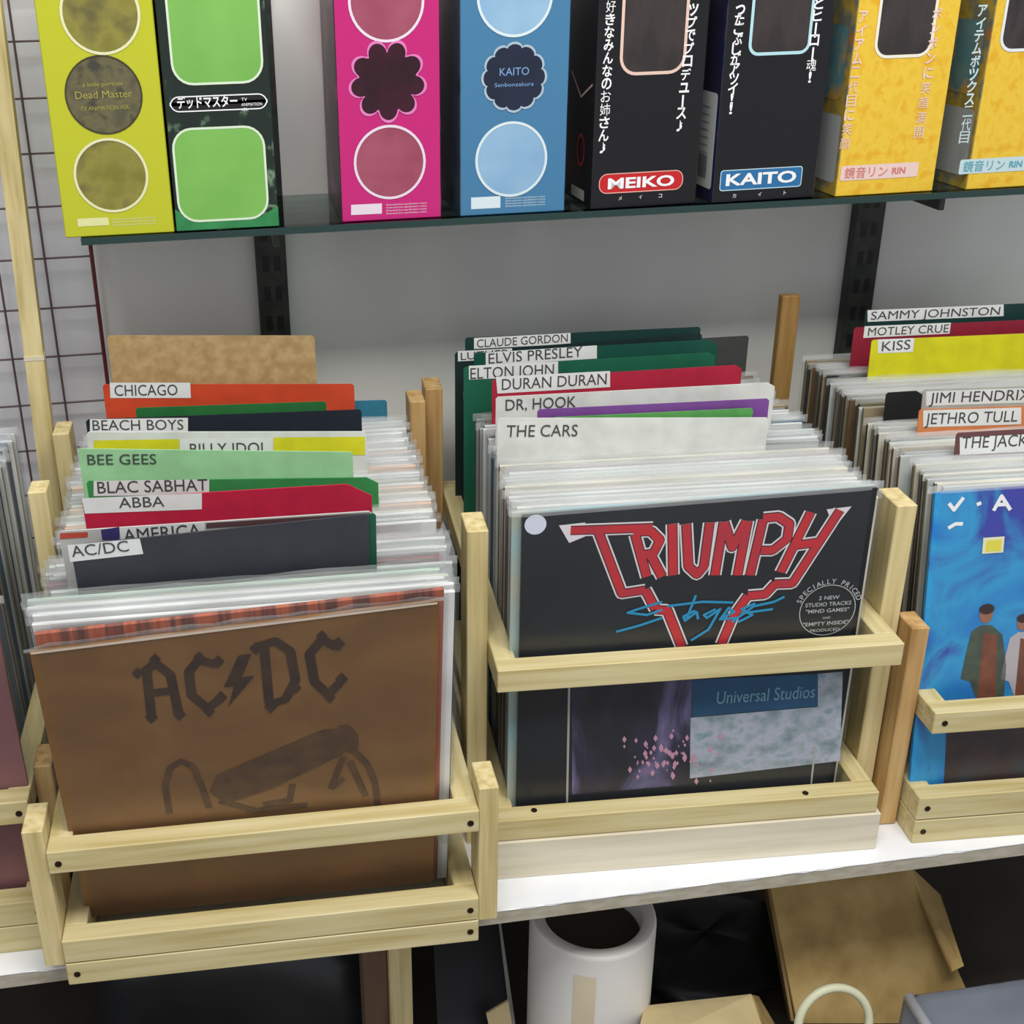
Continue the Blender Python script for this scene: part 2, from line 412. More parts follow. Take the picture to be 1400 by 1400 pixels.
def record(fr, uc, nb, slope, z0, colour, label, group, cov=True):
    b = Board(fr, nb, slope, z0); k = NREC[0]; NREC[0] += 1
    r = bpy.data.objects.new('vinyl_record', sleeve_mesh(0)); C.objects.link(r)
    b.place(r); off = Matrix.Translation((uc, 0, 0))
    r.matrix_world = r.matrix_world @ off @ Matrix.Rotation(math.radians(random.uniform(-.25, .25)), 4, 'Z')
    r.material_slots[0].link = 'OBJECT'; r.material_slots[0].material = PAL[colour]
    r.material_slots[1].link = 'OBJECT'; r.material_slots[1].material = PAL[SIDES[k*5 % 9]]
    ORD[label] = ORD.get(label, -1)+1
    if fr is F2 and nb > .06: r.material_slots[1].material = PAL[['dark', 'grey', 'dark', 'brown', 'grey'][k % 5]]
    if fr is F3: r.material_slots[1].material = PAL[['dark', 'olive', 'brown', 'tan', 'dark', 'olive', 'brown'][k % 7]]
    tagit(r, EDGE[colour]+' record, '+ORDN[ORD[label]]+' '+label, 'record', 'records '+label)
    if cov:
        c = bpy.data.objects.new('plastic_cover', cover_mesh(k % 7)); C.objects.link(c); c.parent = r
    return r

# dividers: a board whose top corners were read off the photograph on its plane
NT = []
def divider(b, tl, tr, colour, label, sticker=None, txt=None, tcol=ink, corner=0, z0=0, th=.0012, name='index_divider', cat='divider', bl=None):
    x0, zl = b.at(*tl); x1, zr = b.at(*tr)
    xl = x0 if bl is None else b.at(*bl)[0]
    pts = [(x0, z0), (x1, z0), (x1, zr-corner), (x1-corner*1.6, zr), (x0+.002, zl), (x0, zl-.002)] if corner else [(x0, z0), (x1, z0), (x1, zr-.002), (x1-.002, zr), (x0+.002, zl), (x0, zl-.002)]
    d = prism(name, pts, 0, th, colour); b.place(d); tagit(d, label, cat, None)
    if sticker:
        q = [b.at(*p) for p in sticker]; s = flat('label_sticker', [q], -.0003, sticker_m, d)
    else: s = None
    if txt:
        s_, p0, p1, hpx = txt
        a = b.at(*p0); e = b.at(*p1); h = b.at(p0[0], p0[1]-hpx)[1]-a[1]
        L = math.hypot(e[0]-a[0], e[1]-a[1]); text('lettering', s_, a[0], a[1], h, -.0006, tcol, s or d, width=L, rot=math.atan2(e[1]-a[1], e[0]-a[0]))
    return d
def dm(nm, c):
    c = tuple(int(v*.95) for v in c)
    return mat('board_'+nm, c, tuple(int(v*.93) for v in c), (40, 40, 40), .55, .35)

# --- crate 1 --------------------------------------------------------------
def lean1(nt): return .17*max(0, 1-(nt+.0125)/.31)
def B1(nt, z=.345):
    s = lean1(nt); return Board(F1, nt+s*(z-.03), -s, .03)
G1 = 'plastic-sleeved records in the crate behind the brown album'
hero = B1(-.0125)
hero.org = hero.org+0
# ---- brown album: corners read on its plane
def album(b, tl, tr, zb, m, label, th=.0035, name='vinyl_record', wid=None):
    x0, zl = b.at(*tl); x1, zr = b.at(*tr)
    d = prism(name, [(x0, zb), (x1, zb), (x1, zr), (x0, zl)], 0, th, m); b.place(d); tagit(d, label, 'record')
    return d, x0, x1, zl, zr
brown_m = mat('brown_cover', (112, 82, 50), [(124, 90, 54), (134, 97, 60)], (14, 14, 22), .42, .5, 0, 9, .3, .7, dist=.6)
ac, x0, x1, zl, zr = album(hero, (40, 893), (600, 822), .002, brown_m, 'brown album cover with dark blackletter lettering and a cannon, frontmost in its crate')
pen = mat('ink_sooty', (58, 44, 38), (74, 56, 44), (60, 60, 60), .45)
def trace(b, strokes, wpx, k=.0004):
    """strokes given as photograph points, mapped to the board plane"""
    out = []
    for s in strokes:
        P = [b.at(x, y) for x, y in s]; sc_ = abs(b.at(s[0][0]+100, s[0][1])[0]-b.at(s[0][0], s[0][1])[0])/100
        out += stroke(P, wpx*sc_)
    return out
def tpoly(b, pts): return [b.at(x, y) for x, y in pts]
logo = trace(hero, [[(200, 912), (207, 978)], [(198, 918), (212, 906), (233, 922), (244, 974)], [(200, 948), (236, 944)],
                    [(296, 908), (272, 902), (258, 918), (262, 950), (284, 968), (300, 956)],
                    [(361, 884), (368, 960)], [(352, 884), (376, 876), (397, 890), (404, 930), (390, 956), (364, 964)],
                    [(460, 884), (440, 874), (423, 894), (430, 932), (449, 949), (464, 934)]], 13.5)
for p in ((207, 980, 9), (245, 976, 9), (188, 920, 8), (298, 904, 9), (302, 953, 9), (272, 898, 8), (350, 886, 9), (370, 966, 9), (404, 940, 8), (462, 880, 10), (467, 928, 9), (440, 869, 8), (286, 972, 8), (451, 953, 8), (212, 901, 8)):
    logo.append(tpoly(hero, [(p[0]-p[2], p[1]), (p[0], p[1]+p[2]), (p[0]+p[2], p[1]), (p[0], p[1]-p[2])]))
logo.append(tpoly(hero, [(326, 896), (344, 893), (330, 926), (348, 923), (312, 966), (320, 938), (306, 939)]))
flat('lettering', logo, -.0004, pen, ac)
can = [tpoly(hero, [(462, 992), (476, 990), (490, 1004), (490, 1022), (478, 1030), (466, 1020)]), tpoly(hero, [(296, 1060), (350, 1036), (440, 998), (470, 994), (482, 1006), (482, 1022), (466, 1032), (420, 1054), (372, 1078), (310, 1098), (286, 1082)])]
can += trace(hero, [[(484, 1026), (502, 1044), (513, 1070), (517, 1104)], [(470, 1034), (452, 1078)], [(478, 1040), (500, 1088)], [(452, 1078), (470, 1064)],
                    [(232, 1112), (226, 1075), (232, 1050), (248, 1040), (264, 1048), (278, 1080), (286, 1104)], [(400, 1072), (396, 1094), (360, 1100)], [(300, 1095), (350, 1108), (420, 1100)]], 9)
flat('cannon_print', can, -.0004, mat('ink_faded', (78, 58, 44), (100, 74, 50), (70, 70, 70), .45), ac)
flat('pale_border', trace(hero, [[(42, 893), (598, 824)]], 4), -.0005, mat('edge_pale', (222, 200, 176), rough=.3), ac)
def cover_for(b, x0, x1, zz_, th, parent, milky=True, lip=.006, z0=-.001, side=.004):
    V = []; f = []; mi = []; nx = 18; rnd = random.Random(3)
    for y in (-.0012, th+.0012):
        for j in range(3):
            for i in range(nx+1):
                x = x0-side+(x1-x0+2*side)*i/nx; z1 = zz_[0]+(zz_[1]-zz_[0])*i/nx; z = (z0, z1-.001, z1+lip)[j]
                V.append((x, (y if 0 < i < nx else th/2)+(rnd.uniform(-.001, .001) if j == 2 else 0), z+(rnd.uniform(-.001, .001) if j == 2 else 0)))
    S = nx+1
    for s in (0, 1):
        for j in (0, 1):
            for i in range(nx):
                a = s*3*S+j*S+i; q = (a, a+1, a+S+1, a+S); f.append(q if s == 0 else q[::-1]); mi.append(1 if j == 1 and milky else 0)
    o = mesh('plastic_cover', V, f, [pl_clear, pl_milk], parent, mi, True); return o
cover_for(hero, x0, x1, (zl, zr), .0035, ac, lip=.0025)
streak = mat('red_streaked_print', (150, 74, 56), [(176, 100, 76), (96, 66, 62), (160, 88, 72)], (90, 4, 4), .4, .5, 0, 3, .3, .7)
b = B1(-.0065)
rd, x0, x1, zl, zr = album(b, (47, 868), (607, 806), .0, streak, 'red streaked album cover directly behind the brown album')
cover_for(b, x0, x1, (zl, zr), .0035, rd, lip=.002, milky=False)

WHT = ['white', 'white', 'pale', 'white', 'cream', 'mint']
LAB1 = [(-.001, .036, 'behind the red album at the front of the overhanging crate', WHT),
        (.05, .105, 'behind the charcoal index divider', ['pale', 'white', 'maroon', 'grey', 'white', 'cream']),
        (.125, .185, 'behind the crimson index divider', ['white', 'pale', 'red', 'cream', 'white', 'peach']),
        (.195, .285, 'behind the light mint green index divider', ['peach', 'white', 'grey', 'pale', 'white', 'blue']),
        (.30, .355, 'behind the blue-black index divider', ['grey', 'teal', 'dark', 'pale'])]
DV1 = [.040, .056, .112, .150, .190, .228, .290, .312, .362]
for a, e, lab, cols in LAB1:
    nt_ = a+.001; i = 0
    while nt_ < e:
        if min(abs(nt_-d) for d in DV1) > .0032:
            s = lean1(nt_)
            record(F1, .170+random.uniform(-.004, .004)-(.006 if nt_ < .03 else 0), nt_+s*.315+.002, -s, .022+random.uniform(-.002, .003)+(.004 if nt_ < .03 else 0), cols[i % len(cols)] if random.random() < .8 else 'white', lab, None)
        nt_ += random.choice([.0048, .0055, .0062, .0074]); i += 1
divider(B1(.040, .37), (96, 746), (504, 703), dm('charcoal', (62, 64, 72)), 'charcoal index divider labelled AC/DC, second behind the brown album', [(92, 745), (191, 736), (196, 757), (96, 768)], ('AC/DC', (99, 761), (177, 753), 15), bl=(100, 800))
divider(B1(.0425, .37), (400, 722), (514, 702), dm('forest', (30, 92, 70)), 'forest green index divider showing at the right end of the charcoal divider')
divider(B1(.056, .37), (80, 727), (508, 699), dm('greywhite', (206, 204, 200)), 'pale index divider with flag print, label half hidden behind the charcoal divider', [(163, 722), (280, 714), (280, 730), (163, 738)], ('AMERICA', (170, 740), (275, 732), 17))
d = bpy.data.objects['index_divider.002']; b = B1(.056, .37)
flat('flag_print', [tpoly(b, [(82, 729), (120, 727), (120, 734), (82, 737)])], -.0003, dm('flagred', (206, 84, 66)), d)
flat('flag_print', [tpoly(b, [(138, 724), (163, 720), (165, 738), (140, 738)])], -.0003, dm('flagblue', (66, 62, 120)), d)
flat('dark_band', [tpoly(b, [(282, 715), (506, 701), (506, 708), (282, 722)])], -.0003, dm('dusky', (104, 72, 76)), d)
divider(B1(.112, .37), (112, 684), (508, 660), dm('crimson', (196, 28, 66)), 'crimson index divider with a clipped right corner, reading ABBA', [(112, 681), (276, 674), (276, 696), (116, 702)], ('ABBA', (163, 694), (225, 692), 14), corner=.012)
divider(B1(.150, .37), (118, 658), (517, 652), dm('green', (58, 148, 82)), 'mid green index divider directly behind the crimson one', [(128, 657), (286, 655), (286, 676), (128, 678)], ('BLAC SABHAT', (134, 674), (284, 670), 16), corner=.006)
divider(B1(.190, .37), (106, 614), (482, 618), dm('lightgreen', (168, 222, 168)), 'light mint green index divider reading BEE GEES', None, ('BEE GEES', (120, 635), (214, 634), 14))
b = B1(.228, .37)
d = divider(b, (118, 591), (501, 590), dm('white', (232, 234, 228)), 'white index divider with yellow stripe, behind the mint green divider', [(246, 600), (373, 598), (373, 622), (246, 622)], ('BILLY IDOL', (260, 621), (366, 619), 15))
for q in ([(128, 602), (245, 600), (245, 622), (128, 622)], [(374, 598), (499, 597), (499, 622), (374, 622)]): flat('yellow_stripe', [tpoly(b, q)], -.0003, dm('yellow', (232, 226, 40)), d)
divider(B1(.290, .37), (117, 574), (494, 560), dm('navyblack', (26, 36, 48)), 'blue-black index divider reading BEACH BOYS', [(123, 573), (257, 571), (257, 591), (123, 591)], ('BEACH BOYS', (127, 588), (251, 587), 14))
divider(B1(.312, .37), (185, 558), (446, 549), dm('darkgreen', (44, 118, 60)), 'dark green index divider just in front of the orange-red one')
divider(B1(.362, .37), (140, 526), (484, 525), dm('orange', (216, 76, 42)), 'tall orange-red index divider reading CHICAGO', [(150, 523), (260, 523), (261, 544), (151, 544)], ('CHICAGO', (157, 541), (243, 540), 15))
divider(B1(.385, .37), (430, 550), (529, 547), dm('teal', (58, 134, 160)), 'teal sleeve edge showing right of the orange-red divider', cat='record', name='vinyl_record')
divider(B1(.400, .37), (146, 460), (430, 460), card_m, 'plain brown cardboard sheet standing at the back of the overhanging crate', th=.004, name='cardboard_sheet', cat='cardboard')

# --- crate 2 --------------------------------------------------------------
def B2(nt, sl=0): return Board(F2, nt, sl, .03)
G2 = 'records in the middle crate'
black_m = mat('black_cover', (20, 22, 28), (28, 32, 38), (6, 6, 6), .3, .5)
b = B2(.0245)
tri, x0, x1, zl, zr = album(b, (714, 706), (1200, 667), .016, black_m, 'black album cover with red lightning lettering, frontmost in the middle crate')
TS = [[(780, 725), (892, 721)], [(818, 727), (850, 811), (882, 806)], [(882, 806), (896, 832)], [(896, 833), (912, 834), (932, 884)],
      [(868, 730), (884, 788)], [(866, 727), (890, 726), (902, 738), (893, 756), (876, 758)], [(888, 756), (905, 788)],
      [(919, 716), (920, 786)], [(938, 716), (941, 774), (953, 785), (962, 774), (970, 714)],
      [(989, 713), (977, 786)], [(990, 714), (1001, 748), (1020, 712)], [(1022, 712), (1008, 786)],
      [(1043, 710), (1025, 786)], [(1043, 708), (1064, 706), (1079, 716), (1076, 736), (1056, 752), (1040, 752)],
      [(1108, 700), (1067, 782)], [(1088, 745), (1118, 741)], [(1148, 697), (1083, 797), (1058, 798)], [(1060, 797), (1046, 812), (1022, 814)], [(1022, 814), (1002, 842), (986, 880)]]
flat('lettering_outline', trace(b, TS, 18.5), -.0003, mat('ink_silver', (222, 216, 220), rough=.4), tri)
flat('lettering_outline', [tpoly(b, [(764, 718), (800, 714), (800, 733), (778, 742)]), tpoly(b, [(1130, 696), (1164, 692), (1140, 722)])], -.00048, mat('ink_silver', (222, 216, 220)), tri)
flat('lettering_shadow', trace(b, TS, 14), -.0005, ink_b, tri)
flat('lettering', trace(b, TS, 11.5), -.0007, mat('ink_red', (196, 40, 46), (176, 44, 58), (30, 30, 30), .4), tri)
flat('script', trace(b, [[(905, 822), (872, 832), (858, 837), (884, 840), (905, 833)], [(842, 863), (872, 855), (905, 844)], [(951, 813), (938, 846)], [(912, 828), (960, 822), (1002, 823)],
                         [(950, 834), (934, 842), (936, 848), (952, 836), (954, 846)], [(978, 832), (962, 840), (966, 844), (984, 832), (968, 860), (944, 875)], [(986, 844), (1003, 836), (996, 830), (984, 846), (1008, 844)],
                         [(1032, 824), (1014, 832), (1028, 840), (1008, 850)], [(1000, 850), (1030, 828), (1058, 822), (1072, 815)], [(1012, 838), (1056, 832)]], 3.6), -.0009, mat('ink_cyan', (30, 142, 190), rough=.4), tri)
cxy = b.at(732, 717); flat('round_sticker', [ell(cxy[0], cxy[1], .0088, .0088)], -.0004, mat('sticker_lilac', (214, 218, 234), rough=.5), tri)
sx, sz = b.at(1131, 834); R_ = .0245; gy = mat('ink_silver_grey', (176, 180, 182), rough=.4)
flat('badge_ring', ringp(ell(sx, sz, R_, R_), ell(sx, sz, R_*.97, R_*.97)), -.0004, gy, tri)
flat('badge_ring', ringp(ell(sx, sz, R_*1.0, R_*1.0, 20, .3, 2.9), ell(sx, sz, R_*.86, R_*.86, 20, .3, 2.9))[:-1], -.0003, ink_b, tri)
S_ = 'SPECIALLY PRICED'
for i, ch in enumerate(S_):
    if ch == ' ': continue
    a = math.radians(158-(158-22)*i/(len(S_)-1))
    text('badge_lettering', ch, sx+R_*1.04*math.cos(a), sz+R_*1.04*math.sin(a), .0046, -.0006, gy, tri, rot=a-math.pi/2, bold=.01, align='CENTER')
for i, (s, ww, hh) in enumerate((('2 NEW', .018, .0036), ('STUDIO TRACKS', .040, .0037), ('"MIND GAMES"', .038, .0037), ('AND', .007, .002), ('"EMPTY INSIDE"', .040, .0037), ('PRODUCED', .026, .0028))):
    text('badge_lettering', s, sx, sz+.0105-.0062*i, hh, -.0006, gy, tri, width=ww, bold=.012, align='CENTER')
# lower half of the cover below the rail
neb = mat('print_light_show', (28, 30, 40), [(44, 40, 62), (96, 92, 130), (150, 120, 160)], (22, 4, 9), .35, .5, 0, 6, .42, .8, dist=1.2)
flat('stage_print', [tpoly(b, [(782, 937), (946, 929), (943, 1072), (782, 1086)])], -.0003, neb, tri)
flat('stage_print', [tpoly(b, [(944, 981), (1118, 966), (1118, 921), (1152, 918), (1148, 1040), (943, 1064)])], -.00035, mat('print_pale_mottle', (120, 132, 146), [(146, 162, 170), (176, 180, 196), (120, 150, 160)], (50, 50, 60), .4, .5, 0, 5, .3, .7), tri)
flat('blue_panel', [tpoly(b, [(946, 929), (1118, 921), (1118, 965), (946, 980)])], -.0004, mat('print_blue', (34, 84, 122), (28, 74, 110), (20, 20, 20), .35), tri)
sp = []
rnd = random.Random(4)
for i in range(70):
    x = rnd.gauss(905, 36); y = rnd.gauss(1042, 14)-abs(rnd.gauss(0, 8))
    if 850 < x < 985 and y < 1068:
        w_ = rnd.uniform(1, 3.5); sp.append(tpoly(b, [(x-w_, y), (x, y+w_*1.6), (x+w_, y), (x, y-w_*1.6)]))
flat('sparks_print', sp, -.0006, mat('ink_pink', (196, 146, 170), rough=.4), tri)
p = b.at(979, 962); q = b.at(1113, 953)
text('lettering', 'Universal Studios', p[0], p[1], b.at(979, 945)[1]-p[1], -.0007, mat('ink_pale_blue', (112, 162, 184), rough=.4), tri, width=q[0]-p[0], rot=math.atan2(q[1]-p[1], q[0]-p[0]))
flat('white_line', trace(b, [[(778, 936), (775, 1102)]], 3)+trace(b, [[(1114, 1020), (1108, 1078)]], 2.5), -.0006, mat('ink_line', (170, 170, 166), rough=.4), tri)
cover_for(b, x0-.004, x1, (zl, zr), .0035, tri, side=.006)

b2 = Board(F2, .0300, 0, .03)
d, x0, x1, zl, zr = album(b2, (700, 702), (1196, 664), .002, mat('sleeve_sky', (150, 196, 210), (196, 190, 160), (8, 8, 14), .4), 'pale blue edged record directly behind the black album')
LAB2 = [(.036, .146, 'behind the black album of the middle crate', ['cream', 'peach', 'white', 'pale', 'mint', 'white', 'white', 'maroon', 'cream']),
        (.166, .252, 'behind the purple index divider', ['grey', 'white', 'pale', 'blue', 'white', 'pale']),
        (.258, .365, 'behind the red index divider in the middle crate', ['grey', 'dark', 'tan', 'grey', 'dark', 'brown'])]
DV2 = [.150, .157, .163, .205, .252, .285, .318, .352, .364]
for a, e, lab, cols in LAB2:
    nt_ = a+.001; i = 0
    while nt_ < e:
        if min(abs(nt_-d) for d in DV2) > .0032:
            record(F2, .175+random.uniform(-.004, .004)+.006*(nt_ > .1), nt_+.002, 0, .022+random.uniform(-.002, .003)+(.003 if nt_ < .1 else -.004*(nt_ > .25)), cols[i % len(cols)], lab, None, cov=nt_ < .17 or random.random() < .6)
        nt_ += random.choice([.0048, .0055, .0062, .0074]); i += 1
divider(B2(.150), (680, 572), (1051, 571), dm('white', (232, 234, 228)), 'large blank white index divider reading THE CARS', None, ('THE CARS', (692, 597), (789, 596), 16))
divider(B2(.157), (756, 571), (1030, 558), dm('grass', (96, 170, 92)), 'thin strip of green index divider above the large white one')
divider(B2(.163), (735, 560), (1052, 545), dm('purple', (130, 78, 156)), 'purple index divider with square right corner behind the green strip')
divider(B2(.205), (678, 543), (1060, 523), dm('white', (232, 234, 228)), 'white index divider reading DR. HOOK', None, ('DR, HOOK', (691, 561), (787, 556), 15), corner=.004)
divider(B2(.252), (673, 519), (1015, 499), dm('red', (188, 38, 66)), 'red index divider reading DURAN DURAN', [(678, 515), (834, 507), (834, 529), (680, 538)], ('DURAN DURAN', (686, 533), (829, 525), 15), corner=.004)
divider(B2(.285), (634, 502), (978, 482), dm('bottlegreen', (28, 104, 76)), 'bottle green index divider reading ELTON JOHN', [(641, 500), (763, 494), (763, 513), (641, 519)], ('ELTON JOHN', (643, 518), (757, 512), 15), corner=.004)
divider(B2(.318), (648, 483), (982, 464), dm('deepgreen', (20, 84, 68)), 'deep green index divider second from the back of the middle crate', [(664, 482), (816, 472), (816, 490), (664, 500)], ('ELVIS PRESLEY', (668, 497), (796, 487), 14), corner=.006)
divider(B2(.352), (622, 482), (960, 456), dm('blackgreen', (26, 48, 48)), 'black-green index divider just in front of the rearmost one', [(626, 480), (700, 476), (700, 490), (626, 494)], ('LUTHER', (630, 492), (696, 487), 10))
divider(B2(.364), (636, 462), (958, 447), dm('seagreen', (24, 62, 58)), 'rearmost dark sea green index divider of the middle crate', [(648, 462), (780, 455), (780, 470), (648, 477)], ('CLAUDE GORDON', (652, 475), (776, 467), 11))
divider(B2(.371), (840, 470), (1024, 459), dm('slate', (70, 72, 70)), 'dark grey record edge at the back right of the middle crate', cat='record', name='vinyl_record')

# --- crate 3 --------------------------------------------------------------
def s3(nt): return .158*max(0, 1-(nt-.05)/.42)
def B3(nt, z=.33):
    s = s3(nt); return Board(F3, nt-s*(z-.03), s, .03)
G3 = 'records in the right crate'
b = Board(F3, .0225, .15, .04)
blue_m = mat('blue_cover', (36, 96, 190), [(24, 120, 196), (40, 150, 206), (44, 60, 160), (64, 56, 160)], (13, 13, 10), .32, .5, 0, 8, .3, .72, dist=.8)
bl, x0, x1, zl, zr = album(b, (1279, 674), (1765, 640), .005, blue_m, 'blue painted album cover with figures and white letters, frontmost in the right crate')
flat('painted_ground', [tpoly(b, [(1290, 1075), (1296, 966), (1775, 930), (1755, 1040)])], -.0003, mat('print_maroon', (44, 30, 34), [(60, 42, 40), (50, 56, 60)], (30, 30, 30), .4, .5, 0, 5, .35, .7), bl)
skin = mat('print_skin', (150, 100, 78), rough=.45); coat = mat('print_green_coat', (74, 88, 70), (58, 66, 60), (70, 70, 70), .45); rust = mat('print_rust', (128, 72, 48), (100, 58, 44), (70, 70, 70), .45)
def paintfig(x, y, k, body, legs):
    flat('painted_figure', [tpoly(b, [(x-22*k, y+30*k), (x-30*k, y+62*k), (x-38*k, y+100*k), (x-24*k, y+104*k), (x-14*k, y+132*k), (x+26*k, y+130*k), (x+30*k, y+80*k), (x+24*k, y+34*k), (x+8*k, y+20*k), (x-8*k, y+20*k)])], -.0004, body, bl)
    flat('painted_figure', [tpoly(b, [(x-4*k, y+30*k), (x-14*k, y+132*k), (x+14*k, y+131*k), (x+16*k, y+36*k)])], -.0005, legs, bl)
    c_ = b.at(x, y+4*k); rr = .009*k
    flat('painted_figure', [ell(c_[0], c_[1], rr*.75, rr, 16)], -.0006, skin, bl)
    flat('painted_figure', [ell(c_[0], c_[1]+rr*.6, rr*.85, rr*.6, 16)], -.0007, mat('print_hair', (50, 30, 26), rough=.5), bl)
paintfig(1348, 836, .92, coat, rust); paintfig(1398, 848, .8, mat('print_white_shirt', (176, 170, 176), rough=.5), rust); paintfig(1470, 850, .9, coat, rust)
flat('lettering', trace(b, [[(1297, 688), (1304, 697), (1317, 680)], [(1335, 690), (1341, 687)], [(1296, 722), (1306, 716), (1316, 716)], [(1358, 698), (1369, 678), (1381, 697)], [(1362, 690), (1378, 689)],
                            [(1432, 680), (1420, 676), (1416, 690), (1432, 694)], [(1452, 674), (1452, 694)], [(1468, 674), (1453, 684), (1470, 694)]], 5), -.0005, white_i, bl)
flat('price_sticker', [tpoly(b, [(1344, 735), (1373, 733), (1371, 755), (1342, 757)])], -.0006, mat('sticker_cream', (226, 226, 190), rough=.5), bl)
flat('price_sticker', [tpoly(b, [(1348, 739), (1369, 737), (1368, 753), (1347, 754)])], -.0007, mat('sticker_yellow', (222, 214, 70), rough=.5), bl)
cover_for(b, x0, x1, (zl, zr), .0035, bl, side=.006)
DV3 = [.140, .196, .238, .33, .358, .385]
for a, e, lab, cols in [(.074, .138, 'behind the blue painted album', ['pale', 'cream', 'white', 'pale', 'olive', 'cream', 'grey']),
                        (.142, .237, 'behind the brown index divider', ['cream', 'pale', 'grey', 'tan', 'cream']),
                        (.24, .328, 'behind the pale grey index divider', ['grey', 'tan', 'pale', 'olive', 'grey', 'brown']),
                        (.332, .40, 'behind the bright yellow index divider', ['brown', 'olive', 'dark', 'tan'])]:
    nt_ = a+.001; i = 0
    while nt_ < e:
        if min(abs(nt_-d) for d in DV3) > .0032:
            s = s3(nt_); record(F3, .163+random.uniform(-.004, .003)+.006*(nt_-.06)/.3, nt_-s*.3+.002, s, (.011 if nt_ < .24 else .018)+random.uniform(-.001, .004), cols[i % len(cols)], lab, None, cov=random.random() < .55)
        nt_ += random.choice([.0048, .0055, .0062, .0074]); i += 1
divider(B3(.140), (1308, 592), (1700, 570), dm('brown', (112, 72, 74)), 'brown index divider with a label beginning THE JACK', [(1312, 598), (1520, 588), (1520, 611), (1312, 622)], ('THE JACKSONS', (1314, 613), (1455, 607), 16))
divider(B3(.196), (1257, 560), (1660, 546), dm('orangetab', (224, 138, 84)), 'orange index divider labelled JETHRO TULL', [(1262, 561), (1396, 557), (1396, 580), (1262, 584)], ('JETHRO TULL', (1264, 580), (1390, 576), 15))
divider(B3(.238), (1262, 533), (1650, 520), dm('palegrey', (188, 186, 176)), 'pale grey index divider labelled JIMI HENDRIX', [(1266, 535), (1412, 530), (1412, 550), (1266, 555)], ('JIMI HENDRIX', (1270, 551), (1408, 546), 14))
divider(B3(.33), (1192, 465), (1545, 450), dm('acidyellow', (226, 220, 30)), 'bright yellow index divider reading KISS', [(1200, 464), (1250, 462), (1248, 481), (1200, 483)], ('KISS', (1205, 480), (1244, 477), 13))
divider(B3(.358), (1168, 448), (1530, 432), dm('wine', (150, 34, 56)), 'wine red index divider just behind the bright yellow one', [(1182, 446), (1300, 441), (1298, 456), (1180, 462)], ('MOTLEY CRUE', (1186, 459), (1296, 454), 11))
divider(B3(.385), (1184, 424), (1520, 410), dm('darkteal', (24, 62, 58)), 'dark green index divider rearmost in the right crate', [(1186, 424), (1372, 416), (1372, 432), (1186, 440)], ('SAMMY JOHNSTON', (1190, 437), (1366, 430), 11))
b = B3(.232); q = b.at(1240, 556)
divider(b, (1212, 537), (1262, 534), dm('blackcard', (26, 28, 30)), 'black sleeve corner left of the pale grey index divider', corner=.004, cat='record', name='vinyl_record')

# --- crate 0 --------------------------------------------------------------
def s0(nt): return .18*max(0, 1-nt/.3)
for a, e, lab, cols in [(.03, .11, 'from the front in the crate cut off at the left', ['white', 'pale', 'maroon', 'grey', 'pale', 'grey']),
                        (.115, .33, 'behind the front bunch in the crate cut off at the left', ['grey', 'blue', 'pale', 'grey', 'blue', 'white'])]:
    nt_ = a; i = 0
    while nt_ < e:
        s = s0(nt_)
        record(F0, -.100+random.uniform(-.003, .003), nt_+s*.1, -s, .03+random.uniform(-.002, .003), cols[i % len(cols)], lab, None)
        nt_ += .0062; i += 1

b = Board(F0, .026, -.05, .03)
d, x0, x1, zl, zr = album(b, (-350, 850), (-10, 826), .0, PAL['maroon'], 'mauve-edged record frontmost in the crate cut off by the left edge')
flat('pale_print', [tpoly(b, [(-340, 890), (-22, 868), (0, 1200), (-340, 1215)])], -.0004, PAL['grey'], d)
cover_for(b, x0, x1, (zl, zr), .0035, d, side=.008)
b = B1(.058); lp = bpy.data.objects['index_divider.002']
V = []; f = []
for i in range(13):
    t_ = i/12; x, z = b.at(604+18*math.sin(t_*2.4)+3*t_, 708+100*t_)
    for k_ in range(5): V.append((x-.006*k_/4*(1+math.sin(t_*3)), -.004-.012*k_/4, z-.002*k_))
for i in range(12):
    for k_ in range(4): a = 5*i+k_; f.append((a, a+1, a+6, a+5))
o = mesh('loose_plastic', V, f, pl_milk, None, smooth=True); b.place(o); tagit(o, 'curled clear plastic sticking out beside the tall upright of the middle crate', 'plastic')
p = F1.wor(.316, .024, .088); V = []; f = []
for i in range(13):
    a = math.pi+math.pi*i/12
    for k_ in range(5): V.append((.013*math.cos(a)*(1-.05*k_), -.004+.004*k_, .013*math.sin(a)*(1+.04*k_)+.013))
for i in range(12):
    for k_ in range(4): a = 5*i+k_; f.append((a, a+1, a+6, a+5))
o = mesh('loose_plastic', V, f, pl_milk, None, smooth=True); o.location = p; o.rotation_euler = (0, 0, F1.rz); tagit(o, 'clear plastic scrap hanging under the upper front rail of the overhanging crate', 'plastic')

